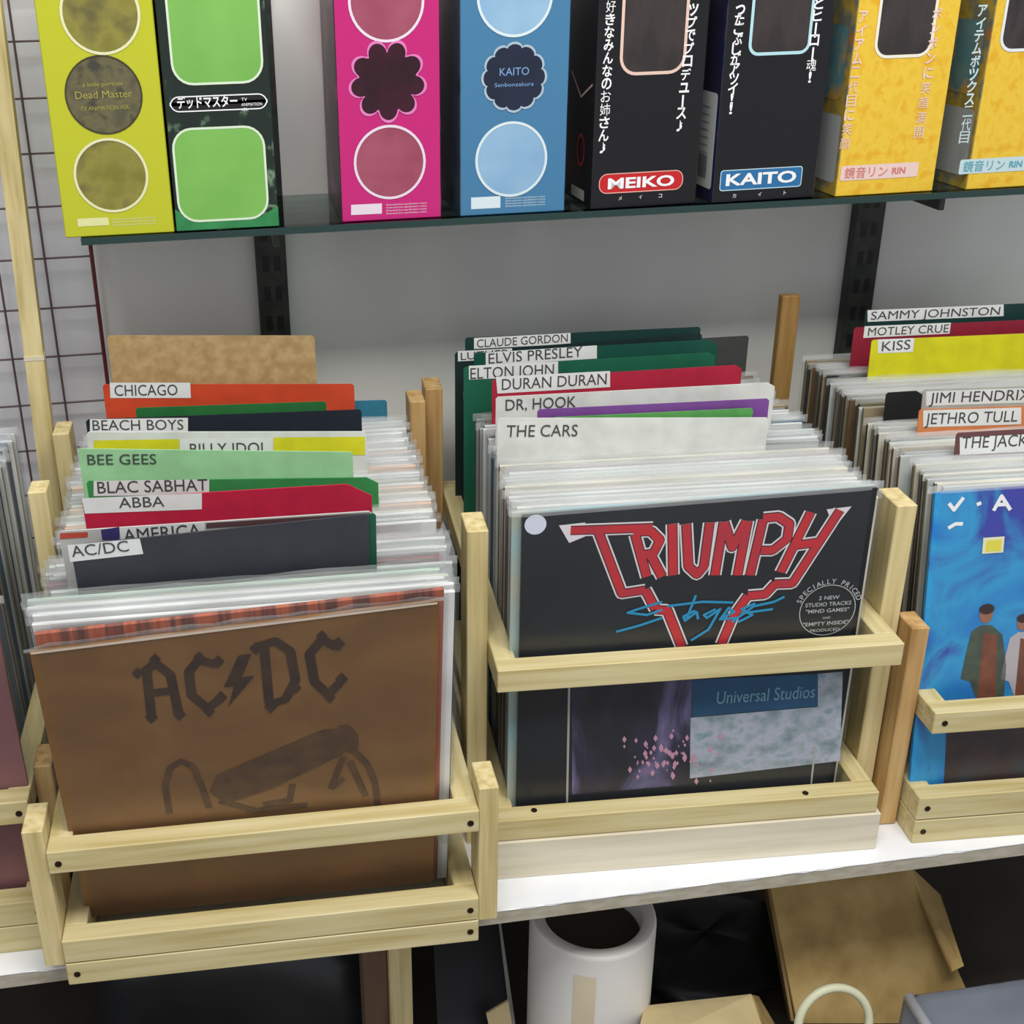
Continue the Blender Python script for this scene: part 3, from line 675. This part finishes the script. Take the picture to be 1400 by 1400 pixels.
# long wooden pole
P0 = np.array([-.3575, .36, -.0]); P1 = CAM+ray(10, 180)*((.42-CAM[1])/ray(10, 180)[1]); P2 = CAM+ray(62, 600)*((.40-CAM[1])/ray(62, 600)[1])
dv = (P1-P2)/(P1[2]-P2[2]); A = P2+dv*(.0-P2[2]); Bt = P2+dv*(1.2-P2[2])
pl_ = empty('wooden_pole', A); tagit(pl_, 'long pale wooden pole standing against the white wall left of the wire grid', 'pole')
zp = [0, .22, .225, .36, .365, 1.2]
V = []; f = []
for z in zp:
    c_ = dv*z
    for dx, dy in ((-.009, -.009), (.009, -.009), (.009, .009), (-.009, .009)): V.append((c_[0]+dx, c_[1]+dy, z))
for i in range(len(zp)-1):
    for j in range(4): f.append((4*i+j, 4*i+(j+1) % 4, 4*i+4+(j+1) % 4, 4*i+4+j))
f += [(3, 2, 1, 0), tuple(4*(len(zp)-1)+j for j in range(4))]
mesh('stick', V, f, wood_z, pl_)
c_ = dv*.395; box('tape_band', c_[0]-.0096, c_[0]+.0096, c_[1]-.0096, c_[1]+.0096, .3935, .398, mat('tape_pale', (214, 206, 180), rough=.5), pl_, b=0)

# ------------------------------------------------------------------ figure boxes on the glass
BH = .225
def figbox(bl, br, m, sidem, label, depth=.125, group=None, yb=GY+.004, rz=None, dy=0):
    za = GZ+.0003
    va, vb = ray(*bl), ray(*br); A = CAM+va*(za-CAM[2])/va[2]; Bq = CAM+vb*(za-CAM[2])/vb[2]
    w_ = Bq-A; wd = math.hypot(w_[0], w_[1]); rz = math.atan2(w_[1], w_[0]) if rz is None else rz
    A = np.array([A[0], yb+dy, za])
    fr = Frame(A, rz); e = empty('figure_box', A, rz); tagit(e, label, 'box', group)
    V, f = boxg(0, wd, 0, depth, 0, BH, .0008); mi = []
    me = mesh('carton', V, f, [m, sidem], e)
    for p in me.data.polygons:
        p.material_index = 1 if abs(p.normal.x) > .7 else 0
    bd = Board(fr, 0, 0, 0)
    return e, bd, wd
def gm_(nm, c, c2=None, **k):
    D = lambda q: tuple(int(v*.93) for v in q)
    c = D(c); c2 = [D(q) for q in c2] if isinstance(c2, list) else (D(c2) if c2 else None)
    return mat('carton_'+nm, c, c2, rough=k.pop('rough', .35), **k)
def onface(bd, x, y): return bd.at(x, y)
def circ(bd, e, cx, cy, rpx, fill, rim, name='round_picture', rimw=.07):
    c_ = bd.at(cx, cy); r = abs(bd.at(cx+rpx, cy)[0]-c_[0])
    flat(name, [ell(*c_, r, r)], -.0002, fill, e)
    flat('picture_rim', ringp(ell(*c_, r, r), ell(*c_, r*(1-rimw), r*(1-rimw))), -.0005, rim, e)
    return c_, r
# 1 yellow-green
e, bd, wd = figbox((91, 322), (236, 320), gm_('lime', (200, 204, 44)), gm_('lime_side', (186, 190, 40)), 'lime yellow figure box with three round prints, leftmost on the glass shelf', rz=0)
olive = gm_('olive_print', (132, 126, 50), [(150, 144, 66), (110, 104, 60)], sc3=(30, 30, 30)); cr = gm_('cream_rim', (240, 238, 190))
circ(bd, e, 137, 18, 55, olive, cr); circ(bd, e, 152, 240, 51, olive, cr)
c_, r = circ(bd, e, 142, 130, 53, gm_('dark_medal', (92, 88, 66), [(112, 106, 74), (70, 68, 58)], sc3=(60, 60, 60)), gm_('medal_rim', (70, 64, 40)), 'medallion_print', .04)
go_ = gm_('gold_ink', (176, 168, 80))
for i, (s, ww, hh) in enumerate((('a little portrait', .034, .0034), ('Dead Master', .048, .0060), ('TV ANIMATION VER.', .042, .0034))):
    text('medallion_lettering', s, c_[0], c_[1]+.0075-.0098*i, hh, -.0006, go_, e, width=ww, align='CENTER')
flat('brand_panel', [rrect(*[v for v in (bd.at(106, 304)[0], bd.at(149, 304)[0], bd.at(106, 310)[1], bd.at(106, 299)[1])], .001)], -.0003, gm_('pale_lime', (236, 236, 170)), e)
for k in range(3):
    q = bd.at(154, 301+4*k); text('small_print', 'illustrated box specification and notice', q[0], q[1], .0016, -.0003, cr, e, width=.038)
# 2 black and green
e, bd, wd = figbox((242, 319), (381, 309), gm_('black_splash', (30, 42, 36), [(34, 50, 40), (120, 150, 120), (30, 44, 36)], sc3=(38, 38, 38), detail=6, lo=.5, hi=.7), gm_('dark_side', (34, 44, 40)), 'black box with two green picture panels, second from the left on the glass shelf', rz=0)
lime = gm_('leaf_green', (122, 186, 84), (136, 198, 96), sc3=(12, 12, 12)); pr = gm_('pale_green_rim', (226, 244, 216))
x0, z0 = bd.at(243, 319); x1, z1 = bd.at(381, 290); flat('green_base_print', [[(0, 0.001), (wd, .001), (wd, bd.at(381, 282)[1]), (wd*.8, bd.at(381, 296)[1]), (wd*.2, bd.at(381, 296)[1]), (0, bd.at(243, 286)[1])]], -.0002, gm_('mid_green', (44, 128, 72), (60, 150, 90), sc3=(50, 50, 50)), e)
for (ax, ay, bx, by) in ((245, 305, 369, 170), (228, 118, 360, -40)):
    p = bd.at(ax, ay); q = bd.at(bx, by); a_ = p[0] if ay > 200 else bd.at(231, 60)[0]; b_ = bd.at(365 if ay > 200 else 357, (ay+by)/2)[0]
    o_ = rrect(a_, b_, p[1], q[1], .018); i_ = rrect(a_+.002, b_-.002, p[1]+.002, q[1]-.002, .016)
    flat('green_panel', [o_], -.0004, lime, e); flat('panel_outline', ringp(o_, i_), -.0006, pr, e)
p = bd.at(233, 154); q = bd.at(365, 127); o_ = rrect(p[0], q[0], p[1], q[1], .008); i_ = rrect(p[0]+.001, q[0]-.001, p[1]+.001, q[1]-.001, .007)
flat('name_plate', [o_], -.0005, ink_b, e); flat('name_plate_outline', ringp(o_, i_), -.0007, white_i, e)
p = bd.at(243, 150); text('name_lettering', 'デッドマスター', p[0], p[1]+.0005, .0105, -.0008, white_i, e, width=.052, bold=.02, align='BOX')
for k in range(3): 
    q = bd.at(330, 138+7*k); text('small_print', ('by', 'huke', 'ver.')[k] if False else ('TV', 'ANIMATION', 'VER.')[k], q[0], q[1], .0026, -.0008, white_i, e, width=(.005, .018, .006)[k])
# 3 pink
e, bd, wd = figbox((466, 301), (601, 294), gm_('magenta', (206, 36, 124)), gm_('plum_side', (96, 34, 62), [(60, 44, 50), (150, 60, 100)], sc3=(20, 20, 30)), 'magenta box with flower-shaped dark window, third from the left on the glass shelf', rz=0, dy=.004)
pw = gm_('pink_white', (244, 226, 240)); dpk = gm_('dusky_pink', (158, 72, 96), (176, 90, 112), sc3=(20, 20, 20))
circ(bd, e, 528, 2, 52, dpk, pw); circ(bd, e, 533, 222, 49, dpk, pw)
c_ = bd.at(530, 111); k_ = abs(bd.at(630, 111)[0]-bd.at(530, 111)[0])/100
def lobes(n, r, a, rot, m=120):
    P = []
    for i in range(m):
        t_ = 2*math.pi*i/m; rr = r*(1-a+a*abs(math.cos(n*(t_-rot)/2))**.6); P.append((c_[0]+rr*math.cos(t_), c_[1]+rr*math.sin(t_)))
    return P
fl1 = lobes(9, 54*k_, .30, math.pi/2+.35); fl2 = [((x-c_[0])*.93+c_[0], (z-c_[1])*.93+c_[1]) for x, z in fl1]
flat('flower_window', [fl1], -.0003, gm_('maroon_film', (70, 22, 40), (48, 16, 30), sc3=(20, 20, 20), rough=.15), e); flat('flower_outline', ringp(fl1, fl2), -.0005, gm_('orchid', (236, 130, 196)), e)
flat('brand_panel', [tpoly(bd, [(480, 280), (522, 278), (522, 292), (480, 294)])], -.0003, pw, e)
for k in range(4):
    q = bd.at(528, 281+4*k); text('small_print', 'illustrated box specification notice', q[0], q[1], .0015, -.0003, pw, e, width=.038)
# 4 blue
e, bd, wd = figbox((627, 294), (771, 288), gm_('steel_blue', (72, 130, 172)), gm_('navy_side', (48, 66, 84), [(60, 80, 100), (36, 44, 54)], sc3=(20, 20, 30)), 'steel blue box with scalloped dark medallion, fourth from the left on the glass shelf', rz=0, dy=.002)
bw = gm_('blue_white', (224, 240, 246)); sky = gm_('sky_print', (134, 176, 214), (156, 196, 226), sc3=(15, 15, 15))
circ(bd, e, 704, -6, 52, sky, bw); circ(bd, e, 699, 218, 49, sky, bw)
c_ = bd.at(703, 106); s1 = lobes(12, 46*k_*1.0, .10, 0); s2 = [((x-c_[0])*.93+c_[0], (z-c_[1])*.93+c_[1]) for x, z in s1]
flat('medallion_print', [s1], -.0003, gm_('night', (34, 44, 70), (26, 36, 56), sc3=(20, 20, 20)), e); flat('medallion_outline', ringp(s1, s2), -.0005, gm_('silver_blue', (176, 196, 212)), e)
lb = gm_('light_blue_ink', (130, 168, 222)); text('medallion_lettering', 'KAITO', c_[0], c_[1]+.002, .0066, -.0006, lb, e, width=.027, align='CENTER'); text('medallion_lettering', 'Senbonzakura', c_[0], c_[1]-.0075, .0034, -.0006, lb, e, width=.036, align='CENTER')
flat('brand_panel', [tpoly(bd, [(644, 270), (684, 268), (684, 284), (644, 286)])], -.0003, bw, e)
for k in range(4):
    q = bd.at(691, 272+3.6*k); text('small_print', 'illustrated box specification notice', q[0], q[1], .0015, -.0003, bw, e, width=.038)

def window(bd, e, x0p, x1p, yb, rim, dark, rr=.016, rimw=.0028):
    a = bd.at(x0p, yb)[0]; b_ = bd.at(x1p, yb)[0]; z = bd.at((x0p+x1p)/2, yb)[1]
    o_ = rrect(a, b_, z, BH-.012, rr); i_ = rrect(a+rimw, b_-rimw, z+rimw, BH-.012-rimw, rr-rimw)
    flat('window_film', [i_], -.0003, dark, e); flat('window_outline', ringp(o_, i_), -.0005, rim, e)
film = gm_('dark_film', (52, 46, 46), [(66, 58, 56), (40, 38, 42)], sc3=(30, 30, 12), rough=.12)
def vtext(bd, e, s, x0p, y0p, x1p, y1p, m, hpx=20, bold=.03):
    """vertical lettering: each character set below the one before, from top point to bottom point"""
    n = len(s)
    for i, ch in enumerate(s):
        kj = ord(ch) > 0x4e00 or ch in '♪お'
        x = x0p+(x1p-x0p)*i/(n-1); y = y0p+(y1p-y0p)*i/(n-1); p = bd.at(x, y); q = bd.at(x, y-hpx)
        if ch == 'ー': text('lettering', '|', p[0], p[1]-.0052, .0095, -.0006, m, e, bold=bold, align='CENTER'); continue
        text('lettering', ch, p[0], p[1]-(q[1]-p[1])/2, q[1]-p[1], -.0006, m, e, bold=0 if kj else bold*.7, align='CENTER', width=(q[1]-p[1])*(1.0 if ch not in '!♪' else (.3 if ch == '!' else .6)))
# 5 black, red plate
blk = gm_('gloss_black', (20, 20, 24))
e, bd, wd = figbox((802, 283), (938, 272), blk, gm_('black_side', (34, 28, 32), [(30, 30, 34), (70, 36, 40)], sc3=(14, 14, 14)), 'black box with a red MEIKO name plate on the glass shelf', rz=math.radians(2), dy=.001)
window(bd, e, 846, 936, 102, gm_('salmon_rim', (240, 206, 190)), film)
vtext(bd, e, '好きなみんなのお姉さん♪', 835, 8, 824, 202, white_i, 15)
vtext(bd, e, 'ップでプロデュース♪', 948, 12, 929, 172, white_i, 15)
p = bd.at(818, 264); q = bd.at(934, 238); o_ = rrect(p[0], q[0], p[1]-.001, p[1]+.0175, .008); i_ = rrect(p[0]+.0008, q[0]-.0008, p[1]-.0002, p[1]+.0167, .0072)
flat('name_plate', [o_], -.0004, gm_('plate_red', (206, 34, 40)), e); flat('name_plate_outline', ringp(o_, i_), -.0006, gm_('plate_pink', (250, 190, 176)), e)
text('name_lettering', 'MEIKO', (p[0]+q[0])/2, p[1]+.0035, .0098, -.0008, white_i, e, width=.066, bold=.03, align='CENTER')
for i, ch in enumerate('・メイコ・'[1:4]): text('small_lettering', ch, (p[0]+q[0])/2-.02+.02*i, p[1]-.0075, .0034, -.0006, white_i, e, align='CENTER')
# its side panel: red emblem and pale bar seen at a slant
sd = empty('side_print', (0, 0, 0), -math.pi/2, e); sd.location = (-.0003, .07, 0)
flat('red_emblem', ringp(ell(.035, .05, .012, .015), ell(.035, .05, .009, .012)), 0, gm_('emblem_red', (168, 40, 48)), sd); flat('side_window_outline', stroke([(0, .118), (.03, .098), (.062, .112)], .002), 0, gm_('salmon_rim', (240, 206, 190)), sd)
flat('side_bar', [[(0.01, .004), (.05, .004), (.05, .014), (.01, .014)]], 0, gm_('side_grey', (190, 190, 180)), sd)
# 6 black, blue plate
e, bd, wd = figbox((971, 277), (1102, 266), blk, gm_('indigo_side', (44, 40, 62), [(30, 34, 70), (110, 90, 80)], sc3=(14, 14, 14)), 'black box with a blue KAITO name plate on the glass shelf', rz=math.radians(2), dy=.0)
window(bd, e, 1022, 1106, 75, gm_('ice_rim', (190, 232, 240)), film, .010)
vtext(bd, e, 'ったこぶしがアツイ!!', 1012, 12, 999, 148, white_i, 15)
vtext(bd, e, 'とヒーロー魂!', 1119, 4, 1107, 105, white_i, 15)
p = bd.at(983, 260); q = bd.at(1097, 232); o_ = rrect(p[0], q[0], p[1]-.001, p[1]+.0185, .003); i_ = rrect(p[0]+.0008, q[0]-.0008, p[1]-.0002, p[1]+.0177, .0024)
flat('name_plate', [o_], -.0004, gm_('plate_blue', (42, 116, 172)), e); flat('name_plate_outline', ringp(o_, i_), -.0006, gm_('plate_ice', (200, 232, 244)), e)
text('name_lettering', 'KAITO', (p[0]+q[0])/2, p[1]+.004, .0108, -.0008, white_i, e, width=.072, bold=.03, align='CENTER')
for i, ch in enumerate('カイト'): text('small_lettering', ch, (p[0]+q[0])/2-.026+.026*i, p[1]-.0078, .0036, -.0006, white_i, e, align='CENTER')
sd = empty('side_print', (-.0003, .1, 0), -math.pi/2, e)
flat('specification_panel', [rrect(.012, .095, .012, .100, .004)], 0, gm_('spec_white', (206, 210, 208)), sd)
flat('barcode', [[(.062+.002*i, .02), (.062+.002*i+.0011, .02), (.062+.002*i+.0011, .042), (.062+.002*i, .042)] for i in range(10)], -.0002, ink_b, sd)
for i in range(7): text('small_print', 'caution notice and contents', .02, .085-.007*i, .0026, -.0002, ink, sd, width=.06)
# 7, 8 yellow
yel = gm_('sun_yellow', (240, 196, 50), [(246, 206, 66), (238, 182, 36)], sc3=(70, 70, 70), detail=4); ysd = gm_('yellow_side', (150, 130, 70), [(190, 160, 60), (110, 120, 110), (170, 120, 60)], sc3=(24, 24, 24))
for (bl_, br_, lab, wx0, wx1, wy, rim, tcol, plate, t1, t2, pc) in (
    ((1131, 265), (1260, 256), 'orange-yellow box with pink lettering, second from the right on the glass shelf', 1193, 1272, 79, gm_('cream_window', (250, 244, 226)), gm_('pink_ink', (246, 214, 206)), gm_('plate_coral', (226, 130, 120)), 'アイアム二代目に笑顔', 'ボンボンに笑顔満開', (1148, 1254, 246)),
    ((1294, 251), (1420, 243), 'orange-yellow box with pale blue lettering, cut off by the right edge', 1364, 1446, 70, gm_('white_window', (236, 244, 246)), gm_('ice_ink', (206, 228, 232)), gm_('plate_aqua', (84, 176, 196)), 'アイテムボックス二代目', 'マスターに笑顔満開', (1310, 1420, 237))):
    e, bd, wd = figbox(bl_, br_, yel, ysd, lab, rz=math.radians(2), dy=.0)
    window(bd, e, wx0, wx1, wy, rim, film, .014)
    dx = bl_[0]-1131
    vtext(bd, e, t1, 1180+dx, 22-dx*.05, 1155+dx, 195-dx*.05, tcol, 15); vtext(bd, e, t2, 1281+dx, 18-dx*.05, 1256+dx, 180-dx*.05, tcol, 15)
    p = bd.at(pc[0], pc[2]); q = bd.at(pc[1], pc[2]-8); flat('name_plate', [rrect(p[0], q[0], p[1]-.001, p[1]+.013, .002)], -.0004, tcol, e)
    text('name_lettering', '鏡音リン', p[0]+.004, p[1]+.001, .0105, -.0008, plate, e, width=.045, bold=0, align='BOX')
    text('name_lettering', 'RIN', p[0]+.054, p[1]+.003, .006, -.0008, plate, e, width=.014, bold=.02)
    sd = empty('side_print', (-.0003, .1, 0), -math.pi/2, e)
    flat('specification_panel', [rrect(.03, .095, .012, .075, .004)], 0, gm_('spec_grey', (176, 180, 178)), sd)
    flat('picture_panel', [rrect(.02, .09, .088, .155, .01)], 0, gm_('teal_panel', (120, 150, 140), [(90, 140, 150), (190, 150, 70)], sc3=(30, 30, 30)), sd)

# ------------------------------------------------------------------ below the shelf
def onz(x, y, z): v = ray(x, y); return CAM+v*(z-CAM[2])/v[2]
def ony(x, y, Y): v = ray(x, y); return CAM+v*(Y-CAM[1])/v[1]
cl = ony(727, 1253, .085); cr_ = ony(893, 1241, .085); R0 = (cr_[0]-cl[0])/2; ct = (cl+cr_)/2
rl = empty('paper_roll', (ct[0], .085, ct[2]-.26)); tagit(rl, 'thick white paper roll standing upright under the shelf', 'roll')
prof = [(R0*1.0, 0), (R0*1.0, .255), (R0*.99, .2585), (R0*.96, .26), (R0*.80, .26), (R0*.78, .258), (R0*.78, .05)]
V = []; f = []; n = 48
for i in range(n):
    a = 2*math.pi*i/n
    for r_, z_ in prof: V.append((r_*math.cos(a), r_*math.sin(a), z_))
k = len(prof)
for i in range(n):
    j = (i+1) % n
    for q in range(k-1): f.append((i*k+q, j*k+q, j*k+q+1, i*k+q+1))
mesh('roll_body', V, f, mat('roll_white', (222, 220, 214), (232, 230, 226), (6, 6, 3), .45), rl, smooth=True)
V = []; f = []
for i in range(7):
    a = math.radians(-122+3.2*i)
    for z_ in (.03, .235): V.append(((R0+.0006)*math.cos(a), (R0+.0006)*math.sin(a), z_))
for i in range(6): f.append((2*i, 2*i+2, 2*i+3, 2*i+1))
mesh('tape_strip', V, f, mat('roll_tape', (216, 200, 168), (224, 212, 184), (20, 20, 8), .4), rl, smooth=True)
cyl('hollow_shade', R0*.765, .0, .235, mat('roll_hollow_shade', (60, 54, 46), rough=.9), rl, 32)  # dark plug filling the roll's hollow, its shade put into the colour
# bottom platform that the stored things stand on
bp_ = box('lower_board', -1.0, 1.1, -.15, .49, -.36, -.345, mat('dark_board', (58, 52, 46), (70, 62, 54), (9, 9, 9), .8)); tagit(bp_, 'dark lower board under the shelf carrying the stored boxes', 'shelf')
rl.location = (ct[0], .085, -.345)
for ch in rl.children:
    pass
s_ = (ct[2]+.345)/.26; rl.scale = (1, 1, s_)

# open cardboard carton on the right
def quadpanel(name, P, m, parent, th=.003):
    """board from four world corners relative to the parent, given thickness"""
    P = [Vector(p) for p in P]; nn = (P[1]-P[0]).cross(P[2]-P[0]).normalized()*th
    V = P+[p+nn for p in P]
    return mesh(name, V, [(3, 2, 1, 0), (4, 5, 6, 7), (0, 1, 5, 4), (1, 2, 6, 5), (2, 3, 7, 6), (3, 0, 4, 7)], m, parent)
kr = mat('kraft_brown', (150, 124, 78), [(166, 140, 90), (178, 152, 102)], (26, 26, 26), .85, .15)
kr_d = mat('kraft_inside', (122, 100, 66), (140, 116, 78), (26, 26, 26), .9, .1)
kp = mat('kraft_pale', (192, 174, 130), (204, 186, 142), (26, 26, 26), .8, .15)
g0 = Vector(ony(1065, 1215, .10)); cb = empty('cardboard_box', (g0.x, .10, -.345)); tagit(cb, 'open brown cardboard box leaning under the shelf, half in shade', 'box')
def W(x, y, Y): return Vector(ony(x, y, Y))-Vector((g0.x, .10, -.345))
quadpanel('side_panel', [W(1088, 1398, .04), W(1340, 1398, .04), W(1240, 1180, .12), W(1050, 1205, .12)], kr, cb)
quadpanel('flap', [W(1300, 1330, .045), W(1316, 1322, .05), W(1284, 1225, .12), W(1236, 1180, .125)], kr, cb)
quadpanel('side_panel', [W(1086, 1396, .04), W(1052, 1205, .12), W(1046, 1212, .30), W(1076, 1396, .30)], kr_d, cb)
# pale carton between roll and box
g1 = Vector(ony(900, 1380, .06)); cb2 = empty('cardboard_box', (g1.x, .06, -.345)); tagit(cb2, 'low pale cardboard box right beside the white paper roll', 'box')
g0 = g1
def W2(x, y, Y): return Vector(ony(x, y, Y))-Vector((g1.x, .06, -.345))
quadpanel('lid', [W2(866, 1440, -.02), W2(1052, 1440, -.02), W2(1026, 1362, .05), W2(880, 1378, .05)], kp, cb2)
quadpanel('side_panel', [W2(1052, 1440, -.02), W2(1078, 1440, .03), W2(1034, 1364, .07), W2(1026, 1362, .05)], kr, cb2)
quadpanel('front_panel', [W2(866, 1440, -.02)-Vector((0, 0, .04)), W2(1052, 1440, -.02)-Vector((0, 0, .04)), W2(1052, 1440, -.02), W2(866, 1440, -.02)], kp, cb2)
# black bag behind
def blob(name, c, r, m, lab, cat, amp=.15, seed=1):
    rnd = random.Random(seed); V = []; f = []; nu, nv = 20, 12
    ph = [rnd.uniform(0, 6) for _ in range(6)]
    for j in range(nv+1):
        t_ = math.pi*j/nv
        for i in range(nu):
            a = 2*math.pi*i/nu
            q = 1+amp*(math.sin(3*a+ph[0])*math.sin(2*t_+ph[1])+.6*math.sin(5*a+ph[2]+3*t_))
            se = lambda v: math.copysign(abs(v)**.6, v)
            V.append((r[0]*q*se(math.sin(t_))*se(math.cos(a)), r[1]*q*se(math.sin(t_))*se(math.sin(a)), r[2]*se(math.cos(t_))*q+r[2]))
    for j in range(nv):
        for i in range(nu):
            a = j*nu+i; b_ = j*nu+(i+1) % nu; f.append((a, a+nu, b_+nu, b_))
    o_ = mesh(name, V, f, m, smooth=True); o_.location = c; tagit(o_, lab, cat); return o_
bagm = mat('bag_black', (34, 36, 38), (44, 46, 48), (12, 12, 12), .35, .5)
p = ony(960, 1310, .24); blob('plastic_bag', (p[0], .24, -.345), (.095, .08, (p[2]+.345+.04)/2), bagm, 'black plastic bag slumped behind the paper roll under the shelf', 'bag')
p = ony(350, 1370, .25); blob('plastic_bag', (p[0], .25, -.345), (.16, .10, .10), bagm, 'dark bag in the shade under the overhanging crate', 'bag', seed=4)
# brown folded card at the leg, drawn black, lit corner painted as pale piece
g2 = Vector(ony(640, 1380, .12)); fc = empty('folded_card', (g2.x, .12, -.345)); tagit(fc, 'black folded card with pale edge between the pine leg and the roll', 'card')
def W3(x, y, Y): return Vector(ony(x, y, Y))-Vector((g2.x, .12, -.345))
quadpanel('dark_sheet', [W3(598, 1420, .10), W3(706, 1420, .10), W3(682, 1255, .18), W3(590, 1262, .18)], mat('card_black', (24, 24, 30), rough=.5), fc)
quadpanel('pale_strip', [W3(700, 1420, .095), W3(707, 1420, .095), W3(684, 1258, .175), W3(681, 1258, .175)], mat('card_pale', (170, 168, 160), rough=.5), fc, .001)
quadpanel('lit_corner', [W3(672, 1420, .085), W3(702, 1420, .085), W3(694, 1366, .095), W3(664, 1384, .095)], kp, fc)
# cream cable loop
p = Vector(ony(1140, 1400, -.01))
pts = [p+Vector((.036*math.cos(a), .012*math.sin(a), .034*math.sin(a))) for a in [2*math.pi*i/40 for i in range(40)]]
cbx = empty('cable_loop', p); V, f = tubeg([q-p for q in pts], .0042, 10, True); mesh('cable', V, f, mat('cable_cream', (206, 206, 176), rough=.45), cbx, smooth=True)
pts = [Vector((.004*i-.012, .01+.003*i, -.03-.006*i)) for i in range(10)]; V, f = tubeg(pts, .0042, 10); mesh('cable_tail', V, f, mat('cable_cream', (206, 206, 176)), cbx, smooth=True)
tagit(cbx, 'cream cable loop in front of the shaded cardboard box', 'cable')
# grey wrapped parcel bottom right
A_ = ony(1238, 1352, .0); Z_ = A_[2]
pk = empty('wrapped_parcel', (A_[0], -.17, -.345)); tagit(pk, 'grey parcel in shiny plastic wrap in the bottom right corner', 'parcel')
nx, ny = 26, 18; V = []; f = []; rnd = random.Random(9); wdt, dpt, hgt = .34, .17, Z_+.345
for j in range(ny+1):
    for i in range(nx+1):
        x = wdt*i/nx; y = dpt*j/ny; e_ = min(x, wdt-x, y, dpt-y); z = hgt-(.010*(1-min(1, e_/.012))**2)+rnd.uniform(-.0006, .0006)
        V.append((x, y, z))
for j in range(ny):
    for i in range(nx): a = j*(nx+1)+i; f.append((a, a+1, a+nx+2, a+nx+1))
bd_ = [i for i in range(nx+1)]+[j*(nx+1)+nx for j in range(1, ny+1)]+[ny*(nx+1)+i for i in range(nx-1, -1, -1)]+[j*(nx+1) for j in range(ny-1, 0, -1)]
k = len(V)
for q in bd_: V.append((V[q][0], V[q][1], 0))
for i in range(len(bd_)): j = (i+1) % len(bd_); f.append((bd_[i], k+i, k+j, bd_[j]))
mesh('parcel_body', V, f, mat('parcel_grey', (112, 118, 130), (124, 130, 142), (12, 12, 12), .3, .6), pk, smooth=True)
V, f = tubeg([(0.001, .002, hgt-.012), (.003, .05, hgt-.006), (0.001, .10, hgt-.009), (.004, .168, hgt-.01)], [.005, .007, .005, .006], 8)
mesh('plastic_seam', V, f, plastic('seam_plastic', (210, 214, 222), .7, .08), pk, smooth=True)
# hanging scrap of clear plastic under the rail of the front crate
